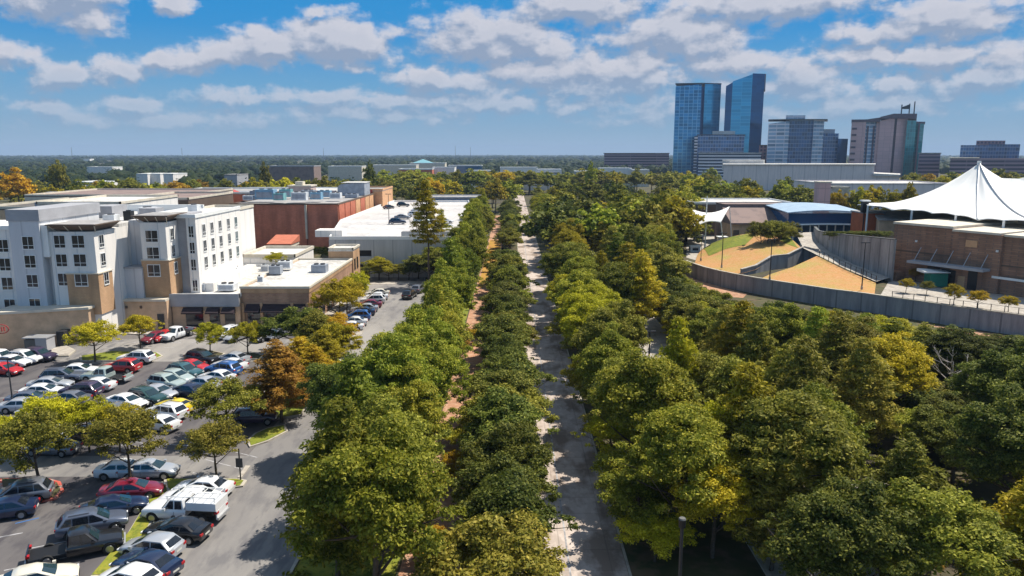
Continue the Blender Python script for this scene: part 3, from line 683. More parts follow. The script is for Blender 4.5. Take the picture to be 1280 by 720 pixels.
# ------------------------------------------------------------------ HOTEL
def hotel():
    t = thing('hotel', 'white five storey hotel with stepped bays and brown flared roof canopies', 'hotel', (-66, 106, 0))
    b = lambda m, n, mat: m.build(n, M[mat], t)
    # main volumes
    m = MB(); m.box(-95, -71.4, 106, 122, 0, 16.3); m.box(-66.2, -59.8, 106.0, 122, 0, 16.0); b(m, 'wall', 'white_wall')
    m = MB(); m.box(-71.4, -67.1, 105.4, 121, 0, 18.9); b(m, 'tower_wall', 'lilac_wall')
    m = MB(); m.box(-71.6, -66.9, 105.3, 121.2, 17.6, 19.2); b(m, 'tower_band', 'grey_wall')
    m = MB(); m.box(-67.1, -66.2, 105.7, 112, 12.4, 17.0); b(m, 'fin', 'white_paint')
    m = MB(); m.box(-67.1, -66.2, 106.9, 112, 0, 12.4); b(m, 'recess_wall', 'white_wall')
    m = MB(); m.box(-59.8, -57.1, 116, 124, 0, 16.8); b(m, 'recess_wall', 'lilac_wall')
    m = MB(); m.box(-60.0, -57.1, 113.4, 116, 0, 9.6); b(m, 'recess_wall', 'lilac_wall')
    m = MB(); m.box(-60.1, -57.1, 113.2, 116.05, 9.6, 9.8); b(m, 'ledge', 'grey_wall')
    m = MB(); m.box(-57.1, -53.2, 114, 124, 0, 16.6); b(m, 'wall', 'white_wall')
    m = MB(); m.box(-53.2, -51.5, 118, 124, 0, 17.6); b(m, 'recess_wall', 'grey_wall')
    m = MB(); m.box(-51.5, -50, 117.4, 137, 0, 17.0); m.box(-58, -51.5, 124, 137, 0, 16.9); b(m, 'wing_wall', 'white_wall')
    m = MB(); m.box(-50, -48.3, 118.5, 139, 0, 6.4); b(m, 'wing_base', 'white_wall')
    # tan lower bays, proud of the white
    m = MB(); m.box(-64.2, -59.62, 105.8, 109.6, 4, 9.9); b(m, 'tan_bay', 'tan_wall')
    m = MB(); m.box(-57.25, -53.02, 113.8, 118.0, 4, 10.7); b(m, 'tan_bay', 'tan_wall')
    m = MB(); m.box(-64.3, -59.5, 105.7, 109.7, 9.9, 10.05); b(m, 'band', 'cream_trim'); m = MB(); m.box(-57.35, -52.9, 113.7, 118.1, 10.7, 10.85); b(m, 'band', 'cream_trim')
    # parapets and canopies
    for n, (x0, x1, y0, y1, z) in enumerate([(-95, -71.4, 106, 122, 16.3), (-58, -50, 117.3, 137, 17.0)]):
        m = MB()
        m.box(x0-.15, x1+.15, y0-.15, y0+.2, z, z+.55); m.box(x1-.2, x1+.15, y0+.2, y1, z, z+.55); m.box(x0-.15, x0+.2, y0+.2, y1, z, z+.55)
        b(m, 'parapet', 'white_paint')
    def canopy(x0, x1, y0, y1, z):
        m = MB()   # flared brown soffit: inverted frustum
        i = len(m.v); e = 1.25
        m.v += [(x0, y0, z), (x1, y0, z), (x1, y1, z), (x0, y1, z), (x0-e, y0-e, z+.95), (x1+e, y0-e, z+.95), (x1+e, y1, z+.95), (x0-e, y1, z+.95)]
        m.f += [(3, 2, 1, 0), (4, 5, 6, 7), (0, 1, 5, 4), (1, 2, 6, 5), (2, 3, 7, 6), (3, 0, 4, 7)]
        c = m.build('canopy', M['brown_trim'], t)
        MB().box(x0-e-.15, x1+e+.15, y0-e-.15, y1+.1, z+.952, z+1.08).build('canopy_roof', M['brown_trim'], c)
        MB().box(x0-e+.15, x1+e-.15, y0-e+.15, y1-.1, z+1.082, z+1.12).build('canopy_deck', M['roof_grey'], c)
        for k in range(4):
            xx = x0-.6+k*(x1-x0+1.2)/3
            MB().tube((xx, y0-.1, z-.05), (xx+.3*(k-1.5), y0-e+.1, z+.9), .07).build('bracket', M['cream_trim'], c)
    canopy(-64.7, -60.3, 106.5, 112, 16.02); canopy(-56.6, -53.7, 114.5, 120, 16.62)
    m = MB(); m.box(-66.2, -59.8, 113, 122, 16.0, 16.5); m.box(-78, -58, 122, 140, 0, 16.4); m.box(-58, -50.2, 124, 136.8, 16.92, 17.1); b(m, 'roof', 'roof_white')
    m = MB(); m.box(-78.3, -57.8, 139.7, 140.2, 16.4, 17.6); m.box(-78.2, -77.8, 122, 140, 16.4, 17.2); b(m, 'parapet', 'white_paint')
    # stair heads and screens on the roof
    m = MB(); m.box(-69.5, -66.5, 124, 129, 16.4, 18.4); b(m, 'roof_screen', 'grey_wall'); m = MB(); m.box(-63, -60.2, 126, 129, 16.4, 17.9); b(m, 'roof_screen', 'grey_wall')
    # podium
    pod = [(-72.5, 100.6), (-60.9, 104.6), (-60.2, 112.5), (-60.2, 116), (-72.5, 116)]
    MB().prism(pod, 0, 5.0).build('podium', M['tan_stucco'], t)
    pp = [(-72.6, 100.3), (-60.7, 104.4), (-59.95, 112.5), (-60.2, 116), (-72.5, 116)]
    MB().prism(pp, 5.002, 5.35).build('podium_coping', M['cream_trim'], t)
    m = MB(); m.box(-60.2, -53.3, 112.5, 118, 0, 4.6); m.build('podium', M['tan_stucco'], t)
    m = MB(); m.box(-60.1, -53.3, 112.2, 118, 4.602, 4.95); m.build('podium_coping', M['cream_trim'], t)
    d0 = PY(80, 424, 103.0)
    MB().box(d0.x-.55, d0.x+.55, 102.2, 103.9, 0, 2.3).build('door', M['dark_metal'], t)
    d1 = PY(201, 404, 112.3); MB().box(d1.x-.5, d1.x+.5, 112.36, 112.6, 0, 2.6).build('door', M['dark_metal'], t)
    for q in (158, 176): c = PY(q, 384, 112.4); MB().box(c.x-.14, c.x+.14, 112.3, 112.6, c.z-.2, c.z+.2).build('wall_lamp', M['brown_trim'], t)
    # windows
    for z in (14.6, 11.9, 9.1, 5.6):
        window(t, -72.95, 105.98, z-.6 if z > 6 else z-.3); window(t, -77.5, 105.98, z-.6 if z > 6 else z-.3); window(t, -68.9, 105.38, z-.1)
        if z > 6:
            window(t, -64.75, 105.98 if z > 1 else 0, z); window(t, -62.1, 105.98 if z > 10 else 105.78, z, w=1.9)
            window(t, -59.78 if z > 10 else -59.6, 107.8, z-.1, PI/2, w=1.3)
    for z in (14.5, 11.9, 9.2):
        window(t, -55.4, 113.98 if z > 10 else 113.78, z, w=2.0); window(t, -53.18 if z > 10 else -53.0, 116, z+.1, PI/2, w=1.2)
        window(t, -50.75, 117.38, z+.35, w=.9)
        for y in (120.4, 123.7, 127.2, 131.0, 134.6): window(t, -49.98, y, z+.35, PI/2, w=1.3, style='teal' if y > 134 else 'white')
    window(t, -50.75, 117.38, 6.2, w=.9)
    return t
hotel()
u = thing('wing_canopy', 'small dark entrance canopy low on the white hotel wing', 'canopy', (-47.5, 133, 0))
MB().box(-48.3, -46.0, 128, 138, 3.4, 3.8).build('slab', M['black'], u); [MB().box(-46.4, -46.2, y, y+.2, 0, 3.4).build('post', M['pole_grey'], u) for y in (128.5, 137)]
# far left white shop with oval sign
t = simple_building('shop', 'white shop with an oval red sign at the left edge of the car park', 'shop', [(-84, 95.5), (-72.9, 97.4), (-72.3, 101), (-84, 101)], 5.6, 'white_wall', 'roof_white', 'cream_trim')
c = PY(3, 411, 97.1)
m = MB()
for k in range(20):
    a0, a1 = 2*PI*k/20, 2*PI*(k+1)/20
    m.tube((c.x-.2+1.1*math.cos(a0), 97.0, c.z+.62*math.sin(a0)), (c.x-.2+1.1*math.cos(a1), 97.0, c.z+.62*math.sin(a1)), .07, n=6)
m.box(c.x-.85, c.x-.75, 96.95, 97.15, c.z-.35, c.z+.3); m.box(c.x-.5, c.x-.4, 96.95, 97.15, c.z-.3, c.z+.35); m.box(c.x-.1, c.x, 96.95, 97.15, c.z-.35, c.z+.25); m.box(c.x+.25, c.x+.35, 96.95, 97.15, c.z-.3, c.z+.3)
m.build('sign', M['solar_red'], t)
MB().prism([(-76, 96.7), (-73.6, 97.1), (-73.6, 97.3), (-76, 96.9)], 0, 2.7).build('doorway', M['glass_dark'], t)
# utility cabinet
c = P(52, 438); t = thing('utility_cabinet', 'pair of grey utility boxes standing beside the tan hotel podium', 'cabinet', c)
MB().box(c.x-1.7, c.x-.1, c.y-.9, c.y+.9, 0, 1.75).build('cabinet_body', M['pole_grey'], t); MB().box(c.x-.05, c.x+1.5, c.y-1.1, c.y+.8, 0, 1.95).build('cabinet_body', M['grey_wall'], t)
MB().box(c.x-1.8, c.x+1.6, c.y-1.2, c.y+1, 1.96, 2.08).build('lid', M['metal'], t)

# ------------------------------------------------------------------ SHOPS
t = simple_building('shop_row', 'single storey shop row with grey fascia and dark awnings beside the hotel', 'shops', R(-53.3, -42.6, 114.0, 146), 5.0, 'tan_stucco', 'roof_white', 'white_paint', .5)
MB().box(-53.35, -42.55, 113.7, 113.99, 3.5, 5.5).build('fascia', M['grey_wall'], t)
for x0, x1 in ((-51.3, -48.2), (-47.6, -45.6), (-45.2, -43.2)):
    MB().prism([(x0, 112.7), (x1, 112.7), (x1, 113.69), (x0, 113.69)], 2.5, 3.4, [2.7, 2.7, 3.4, 3.4]).build('awning', M['awning'], t)
    MB().box(x0+.2, x1-.2, 113.9, 114.05, .2, 2.5).build('shop_window', M['glass_dark'], t)
t = thing('brick_shop', 'brown brick corner shop with dark awnings and white flat roof', 'shop', (-42.5, 115, 0))
MB().box(-42.5, -31.9, 114.8, 146.5, 0, 5.5).build('wall', M['shop_brick'], t)
MB().box(-42.6, -31.8, 114.7, 146.6, 5.5, 6.2).build('brick_cornice', M['tan_wall'], t)
MB().box(-42.1, -32.3, 115.2, 146.2, 6.201, 6.23).build('roof', M['roof_white'], t)
m = MB(); m.box(-42.7, -31.7, 114.6, 114.9, 6.2, 6.55); m.box(-32.0, -31.7, 114.9, 146.6, 6.2, 6.55); m.box(-42.7, -42.4, 114.9, 146.6, 6.2, 6.55); m.box(-42.4, -32, 146.3, 146.6, 6.2, 6.55); m.build('parapet', M['cream_trim'], t)
for x0, x1 in ((-41.8, -39.6), (-39.2, -34.9), (-34.3, -32.5)):
    MB().prism([(x0, 113.4), (x1, 113.4), (x1, 114.79), (x0, 114.79)], 2.6, 3.6, [2.75, 2.75, 3.7, 3.7]).build('awning', M['awning'], t)
    MB().box(x0+.1, x1-.1, 114.7, 114.85, .3, 2.6).build('shop_window', M['glass_dark'], t)
for y in (117, 121.5, 126, 130.5, 135, 139.5):
    MB().prism([(-31.89, y), (-30.5, y), (-30.5, y+3), (-31.89, y+3)], 2.7, 3.6, [3.7, 2.8, 2.8, 3.7]).build('awning', M['awning'], t)
    MB().box(-31.95, -31.85, y+.2, y+2.8, .3, 2.7).build('shop_window', M['glass_dark'], t)
for x in (-42.3, -39.4, -34.6, -32.2): MB().box(x-.2, x+.2, 114.5, 114.79, 0, 3.9).build('pilaster', M['tan_wall'], t)
t = simple_building('brick_annex', 'tall tan brick end block behind the brown brick shop', 'building', R(-36.5, -31.6, 146.7, 153), 8.2, 'tan_wall', 'roof_white', 'cream_trim', .4)
for y in (148, 150.5): window(t, -31.58, y, 5.2, PI/2, w=1.2, h=2.2, style='dark')
simple_building('roof_block', 'pale raised roof block with grey louvre behind the shops', 'building', R(-53.3, -43, 146.2, 160), 6.8, 'white_wall', 'roof_white')
simple_building('low_building', 'low white flat roofed building beneath the red brick wall', 'building', R(-78, -54.0, 141, 166), 4.2, 'grey_wall', 'roof_dark')
t = simple_building('brick_shed', 'small dark red gabled block below the red brick wall', 'building', R(-58.0, -52.8, 176, 183), 5.0, 'white_wall', 'roof_brown')
MB().prism([(-58.3, 175.6), (-52.5, 175.6), (-52.5, 183.3), (-58.3, 183.3)], 5.7, 7.2, [5.9, 5.9, 7.3, 7.3]).build('pitched_roof', M['rust_panel'], t)
# red brick big box -----------------------------------------------------
t = thing('red_brick_building', 'large windowless red brick building with roof machinery', 'building', (-79, 212, 0))
MB().box(-80, -58.7, 212, 268, 0, 12.7).build('wall', M['red_brick'], t); MB().box(-58.7, -49.6, 212.6, 268, 0, 12.7).build('wall', M['red_brick'], t)
MB().box(-58.95, -58.45, 211.85, 212.55, 3, 12.7).build('downpipe', M['cream_trim'], t)
cols = ['rust_panel', 'rust_panel', 'rust_panel', 'sand_panel', 'rust_panel', 'sand_panel', 'sand_panel']
for k in range(7):
    y0 = 213.2+k*7.7
    MB().box(-49.6, -49.35, y0, y0+6.9, 1.5, 12.6).build('wall_panel', M[cols[k]], t)
MB().box(-79.7, -49.8, 212.8, 267.7, 12.71, 12.8).build('roof', M['roof_grey'], t)
m = MB(); m.box(-80.1, -49.3, 211.8, 212.1, 12.7, 13.1); m.box(-49.7, -49.3, 212.1, 268.2, 12.7, 13.1); m.box(-80.1, -79.8, 212.1, 268.2, 12.7, 13.1); m.box(-79.8, -49.7, 267.9, 268.2, 12.7, 13.1); m.build('parapet', M['brown_trim'], t)
t = simple_building('brick_block', 'tan and red block at the far end of the red brick building', 'building', R(-58, -46.5, 268.6, 292), 14.0, 'sand_panel', 'roof_grey', 'sand_panel')
MB().box(-57.2, -50, 268.3, 268.58, 13.0, 14.2).build('panel', M['solar_red'], t)
# garage ---------------------------------------------------------------
def garage():
    t = thing('parking_garage', 'pale grey concrete parking garage with cars on its top deck', 'parking garage', (-40, 163, 0))
    poly = [(-47.2, 205), (-40.1, 163), (-12, 163), (-12, 232), (-17, 292), (-46, 292), (-47.2, 268)]
    for z0, z1 in ((0, 1.5), (2.9, 4.6), (6.0, 8.35)):
        m = MB(); m.prism(poly, z0, z1); m.build('storey_wall', M['garage_wall'], t)
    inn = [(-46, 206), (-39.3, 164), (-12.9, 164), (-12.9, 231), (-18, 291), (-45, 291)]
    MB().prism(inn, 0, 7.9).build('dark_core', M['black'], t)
    for x0, x1 in ((-40.3, -36.8), (-31.0, -18.5), (-16.0, -11.9)):
        MB().box(x0, x1, 162.88, 164.1, 0, 8.3).build('wall_panel', M['garage_wall'], t)
    MB().prism([(-46.6, 205), (-39.6, 163.4), (-12.4, 163.4), (-12.4, 232), (-17.4, 291.5), (-45.4, 291.5)], 8.352, 8.38).build('deck', M['deck'], t)
    m = MB()
    for a, b in zip(poly, poly[1:]+poly[:1]):
        a = Vector(a); b = Vector(b); m.obox((a+b)/2, b-a, (b-a).length+.2, .25, 8.36, 9.1)
    m.build('parapet', M['white_paint'], t)
    MB().box(-24.5, -12.6, 164, 176, 8.39, 10.0).build('ramp_wall', M['garage_wall'], t)
    MB().box(-24.3, -12.8, 164.2, 175.8, 10.001, 10.1).build('ramp_deck', M['deck'], t)
    MB().box(-24.2, -23.9, 180, 250, 8.39, 9.3).build('divider', M['cream_trim'], t)
    MB().box(-44.6, -38.5, 168, 172.5, 8.39, 9.9).build('stair_head', M['white_wall'], t)
garage()
simple_building('low_pavilion', 'long low grey roofed building behind the parking garage deck', 'building', R(-34, -13, 300, 318), 9.5, 'glass_blue', 'roof_grey', 'metal', .4)

# Mall roofs, left of the red brick block -------------------------------
def bpx(name, label, x0, x1, ytop, Y, depth, wall, roof='roof_white', trim='cream_trim', cat='building', par=.5, win=None, group=None, z0=0):
    a = PY(x0, ytop, Y); b = PY(x1, ytop, Y)
    t = simple_building(name, label, cat, R(a.x, b.x, Y, Y+depth), a.z-z0-par, wall, roof, trim, par, z0, group=group)
    if win:
        h = a.z-par-z0; n = max(1, int(h/4))
        for k in range(n): strip_windows(t, a.x+1, b.x-1, Y, [z0+h*(k+.55)/n], h/n*.42, win)
        for k in range(n): strip_windows(t, Y+1, Y+depth-1, 0, [z0+h*(k+.55)/n], h/n*.42, win, side=(b.x if b.x < 0 else a.x))
    return t
bpx('flat_building', 'broad white roofed block directly behind the hotel towers', 46, 150, 252, 150, 26, 'white_wall')
bpx('flat_building', 'brown walled flat roofed block behind the hotel left towers', -30, 62, 258, 160, 34, 'tan_stucco', 'roof_dark')
bpx('flat_building', 'dark roofed mall block with pale parapet behind the hotel centre', 150, 235, 247, 185, 30, 'brown_trim', 'roof_brown')
bpx('flat_building', 'low white block right behind the hotel wing', 232, 285, 262, 142, 14, 'white_wall', 'roof_white')
bpx('flat_building', 'wide cream mall roof stretching left toward the golden trees', 30, 230, 243, 225, 40, 'cream_trim', 'roof_brown')
bpx('flat_building', 'low mall block with red brown roof left of the red brick building', 200, 330, 240, 262, 36, 'rust_panel', 'roof_grey', 'white_paint')
bpx('flat_building', 'long white parapet block behind the red brick building', 270, 420, 238, 300, 30, 'white_wall', 'roof_white', 'white_paint')
def kite_roof(x, y, Y, w, label):
    c = PY(x, y, Y); t = thing('peaked_roof', label, 'roof', (c.x, Y, c.z-2.4))
    m = MB(); m.v = [(c.x-w, Y-w, c.z-1.6), (c.x+w, Y-w, c.z-1.6), (c.x+w, Y+w, c.z-1.6), (c.x-w, Y+w, c.z-1.6), (c.x, Y, c.z)]
    m.f = [(0, 1, 4), (1, 2, 4), (2, 3, 4), (3, 0, 4), (3, 2, 1, 0)]; m.build('roof', M['solar_red'], t)
    MB().box(c.x-w*.85, c.x+w*.85, Y-w*.85, Y+w*.85, c.z-2.6, c.z-1.602).build('wall', M['white_wall'], t)
kite_roof(53, 246, 236, 3.4, 'small red peaked roof on the mall near the left golden tree')
kite_roof(288, 235, 268, 2.6, 'small red peaked roof just left of the blue roof machinery')
# rooftop machinery -----------------------------------------------------
def hvac(x, y, Y, w, d, h, mat, label, group=None):
    c = PY(x, y, Y); t = thing('rooftop_unit', label, 'air unit', (c.x, Y, c.z), group)
    MB().box(c.x-w/2, c.x+w/2, Y-d/2, Y+d/2, c.z, c.z+h).build('casing', M[mat], t)
    MB().tube((c.x-w*.22, Y, c.z+h), (c.x-w*.22, Y, c.z+h+.22), min(w, d)*.2, n=14).build('fan', M['dark_metal'], t)
    if w > 1.5: MB().tube((c.x+w*.22, Y, c.z+h), (c.x+w*.22, Y, c.z+h+.22), min(w, d)*.2, n=14).build('fan', M['dark_metal'], t)
    MB().box(c.x-w*.42, c.x+w*.42, Y-d/2-.03, Y-d/2+.02, c.z+h*.2, c.z+h*.75).build('louvre', M['hvac_grey'], t)
    return t
hv = [(333, 249, 222, 5.5, 3.5, 2.9, 'hvac_blue', 'large blue roof unit at the left of the red brick roof'), (350, 250, 218, 3, 3, 2, 'hvac_teal', 'teal roof unit beside the large blue one'),
      (358, 246, 238, 3.6, 3, 2.4, 'hvac_teal', 'rear teal roof unit in the middle of the red brick roof'), (375, 250, 219, 4.4, 3, 2.3, 'hvac_white', 'white roof unit near the pipe on the red brick roof'),
      (396, 249, 222, 3.2, 3, 2, 'hvac_blue', 'blue roof unit right of the white one near the parapet'), (406, 246, 240, 4, 3, 2, 'hvac_blue', 'blue roof unit below the pale curved plant room'),
      (386, 246, 240, 4, 3, 2.1, 'hvac_grey', 'grey roof unit below the pink plant room'), (420, 248, 226, 3.2, 2.6, 1.7, 'hvac_white', 'small white roof unit at the right parapet corner of the red brick roof'),
      (312, 250, 222, 3, 3, 1.4, 'hvac_white', 'low white roof unit at the left corner of the red brick roof'), (322, 246, 244, 4, 3, 2.0, 'hvac_grey', 'dark grey roof unit behind the large blue one'),
      (440, 247, 244, 4, 3, 1.2, 'hvac_grey', 'low grey roof unit near the right edge of the red brick roof')]
for a in hv: hvac(*a)
c = PY(376, 243, 250); t = thing('plant_room', 'pink walled plant room on the red brick building roof', 'plant room', (c.x, 250, 13.0))
MB().box(c.x-4, c.x+3.4, 250, 257, 12.9, 16.2).build('wall', M['pink_wall'], t); MB().box(c.x-4.3, c.x+3.7, 249.7, 257.3, 16.2, 16.6).build('roof', M['cream_trim'], t); MB().box(c.x-2, c.x+.5, 251, 254, 16.6, 17.8).build('penthouse', M['cream_trim'], t)
t = thing('curved_plant_room', 'pale grey round topped plant room on the far red brick roof', 'plant room', (-56, 258, 13))
m = MB(); x0, x1 = -59.6, -50.4
pr = [(0, 0), (0, 2.6), (.6, 3.5), (1.6, 3.9), (8, 4.2), (9.2, 4.2), (9.2, 0)]
pts = [(x0+a, 256, 12.9+b) for a, b in pr]; pt2 = [(p[0], 266, p[2]) for p in pts]
n = len(pts); m.v = pts+pt2; m.f = [tuple(range(n)), tuple(range(2*n-1, n-1, -1))]+[(k, n+k, n+(k+1) % n, (k+1) % n) for k in range(n)]
m.build('casing', M['hvac_grey'], t); MB().box(x0+1.4, x1+.2, 255.8, 266.2, 17.12, 17.3).build('roof', M['roof_white'], t)
# clutter on the mall roofs: every unit and parapet step is its own small thing
rc = random.Random(21)
places = [('broad white roof behind the hotel towers', 50, 148, 257, 262, 160, 172), ('cream mall roof before the golden trees', 40, 225, 245.5, 250, 232, 260), ('dark mall roof behind the hotel centre', 155, 232, 250, 255, 188, 212), ('red brown mall roof left of the brick building', 205, 325, 242.5, 246, 266, 294), ('white parapet block behind the brick building', 275, 415, 240, 243, 303, 326)]
for nm, xa, xb, ya, yb, Ya, Yb in places:
    for i in range(7):
        x = xa+(xb-xa)*(i+rc.random())/7; Y = rc.uniform(Ya, Yb); w = rc.uniform(1.6, 5.5)
        c = PY(x, (ya+yb)/2, (Ya+Yb)/2); t = thing('rooftop_unit', '%s box, %s from the left on %s' % (['grey', 'white', 'dark'][i % 3], ['first', 'second', 'third', 'fourth', 'fifth', 'sixth', 'seventh'][i], nm), 'air unit', (c.x, Y, c.z-.8), 'boxes on the mall roofs')
        h = rc.uniform(1.0, 2.2)
        MB().box(c.x-w/2, c.x+w/2, Y-1.5, Y+1.5, c.z-1.2, c.z-.6+h).build('casing', M[['hvac_grey', 'hvac_white', 'brown_trim'][i % 3]], t); MB().box(c.x-w/2-.1, c.x+w/2+.1, Y-1.6, Y+1.6, c.z-.598+h, c.z-.48+h).build('lid', M['cream_trim' if i % 2 else 'metal'], t)
# units on shop roofs and hotel roof
for (x, y, Y, w, h, mt, lb) in [(345, 342, 128, 2.0, 1.4, 'hvac_grey', 'grey roof unit at the middle of the brown brick shop roof'), (357, 335, 133, 2.2, 1.3, 'hvac_white', 'white roof unit behind the grey one on the brick shop roof'),
                                (400, 341, 131, 2.6, 1.5, 'hvac_grey', 'wide grey louvred unit at the right of the brick shop roof'), (326, 352, 121, .9, .9, 'hvac_white', 'smallest vent box at the front left of the brick shop roof'),
                                (250, 362, 119, 2.2, 1.0, 'hvac_grey', 'dark unit on the low shop row roof'), (285, 362, 119, 2.6, 1.0, 'hvac_white', 'wide white unit on the low shop row roof'),
                                (262, 345, 133, 2, 1.3, 'hvac_white', 'white unit behind the low shop row roof near the hotel wing'), (292, 343, 134, 2.2, 1.4, 'hvac_white', 'pale unit on the shop roof beside the parapet step'), (332, 340, 140, 1.4, 1.4, 'hvac_white', 'slim white unit at the rear left of the brick shop roof')]:
    hvac(x, y, Y, w, w*.8, h, mt, lb)
for (x, z, Y, w, h, mt, lb) in [(-63.5, 16.5, 118, 1.8, 1.0, 'hvac_white', 'white unit on the left bay roof of the hotel'), (-61.2, 16.5, 119, 1.2, 1.5, 'black', 'dark box on the left bay roof of the hotel'), (-54.5, 17.3, 128, 1.6, 1.1, 'hvac_white', 'white unit on the right bay roof of the hotel'), (-70, 16.4, 131, 2.4, 1.4, 'hvac_grey', 'grey unit on the main hotel roof'), (-65, 16.4, 133, 2.4, 1.2, 'hvac_white', 'white unit at the rear of the main hotel roof')]:
    t = thing('rooftop_unit', lb, 'air unit', (x, Y, z)); MB().box(x-w/2, x+w/2, Y-w/2, Y+w/2, z, z+h).build('casing', M[mt], t); MB().tube((x, Y, z+h), (x, Y, z+h+.15), w*.3, n=12).build('fan', M['dark_metal'], t)

# ------------------------------------------------------------------ PAVILION
def pavilion():
    t = thing('stage_house', 'dark brown brick stage house with long pale awning above its doors', 'building', (74.7, 144.4, 3))
    A = Vector((74.7, 145.0)); B = Vector((91.5, 116.5)); d = (B-A).normalized(); nn = Vector((-d.y, d.x))   # nn points to the back right
    if nn.y < 0: nn = -nn
    def seg(s0, s1, off, dep, z0, z1, name, mat, par=t):
        a = A+d*s0+nn*off; b = A+d*s1+nn*off; MB().prism([tuple(a), tuple(b), tuple(b+nn*dep), tuple(a+nn*dep)], z0, z1).build(name, M[mat] if isinstance(mat, str) else mat, par)
    L_ = (B-A).length
    seg(0, 11.5, 0, 22, 1.5, 13.5, 'wall', 'stage_brick'); seg(11.5, 20, -.5, 22, 1.5, 13.1, 'wall', 'stage_brick'); seg(20, L_, .2, 20, 1.5, 12.9, 'wall', 'stage_brick')
    seg(-.2, 11.3, -.25, 22.6, 13.52, 13.95, 'parapet', 'cream_trim'); seg(11.5, 19.7, -.75, 22.6, 13.12, 13.5, 'parapet', 'cream_trim'); seg(19.9, L_+.2, -.1, 20.6, 12.92, 13.3, 'parapet', 'cream_trim')
    seg(4.8, 18.6, -2.9, 2.4, 6.7, 7.15, 'awning', 'grey_wall')
    for k in range(5): 
        a = A+d*(6+k*3.0); p0 = (a.x-nn.x*.6, a.y-nn.y*.6, 9.6); p1 = (a.x-nn.x*2.6, a.y-nn.y*2.6, 7.15); MB().tube(p0, p1, .06).build('tie_rod', M['metal'], t)
    seg(7.5, 9.6, -.56, .5, 3, 6.2, 'door', 'black'); seg(10.2, 12.8, -.62, .1, 3, 6.0, 'door', 'black'); seg(15.0, 16.6, -.62, .1, 3, 6.4, 'door', 'black')
    seg(13.3, 14.5, -.62, .1, 3, 5.2, 'panel', 'tan_wall'); seg(14.0, 16.0, -.62, .1, 10.6, 11.8, 'panel', 'sand_panel'); seg(19, 25, -.62, .1, 5.6, 6.0, 'canopy', 'white_paint')
    seg(.0, 3, -3, 3, 1.5, 4.6, 'ramp_wall', 'stage_brick')
    for s_, z in ((5.0, 10.5), (19.5, 10.2)): 
        a = A+d*s_-nn*.75; MB().box(a.x-.15, a.x+.15, a.y-.15, a.y+.15, z, z+.35).build('wall_lamp', M['white_paint'], t)
    seg(20, L_, -.06 if False else .14, .06, 7.8, 8.0, 'band', 'brown_trim'); seg(0, 11.5, -.06, .06, 8.4, 8.6, 'band', 'brown_trim')
    # tarp by the door
    a = P(1171, 358, 3.0); t2 = thing('green_hut', 'dark green covered hut with white roof beside the stage house doors', 'hut', a)
    MB().box(a.x-1.6, a.x+1.6, a.y-.5, a.y+1.6, 3, 5.4).build('cover', M['green_sheet'], t2); MB().prism([(a.x-3, a.y-.9), (a.x+1.8, a.y-.9), (a.x+1.8, a.y+1.8), (a.x-3, a.y+1.8)], 5.6, 5.8, [5.9, 5.7, 5.9, 6.1]).build('hut_roof', M['white_paint'], t2)
    # black speaker tower and vent on the roof
    c = PY(1220, 276, 150); t3 = thing('roof_mast', 'black T-shaped rig standing on the stage house roof', 'rig', (c.x, 150, 13))
    MB().box(c.x-.5, c.x+.5, 149.6, 150.4, 11, 15.0).build('mast', M['black'], t3); MB().box(c.x-1.6, c.x+1.7, 149.7, 150.3, 15.0, 15.5).build('crossbar', M['black'], t3)
    c = PY(1081, 256, 175); t3 = thing('speaker_stack', 'black speaker box on a thin pole beside the orange hut', 'speaker', (c.x, 175, 5))
    MB().tube((c.x, 175, 3), (c.x, 175, 15), .12).build('pole', M['black'], t3); MB().box(c.x-.7, c.x+.7, 174.5, 175.5, 13.4, 16.0).build('speaker_box', M['black'], t3); MB().box(c.x-1.0, c.x+1.0, 174.3, 175.7, 16.0, 16.3).build('cap', M['white_paint'], t3)
    return t
pavilion()
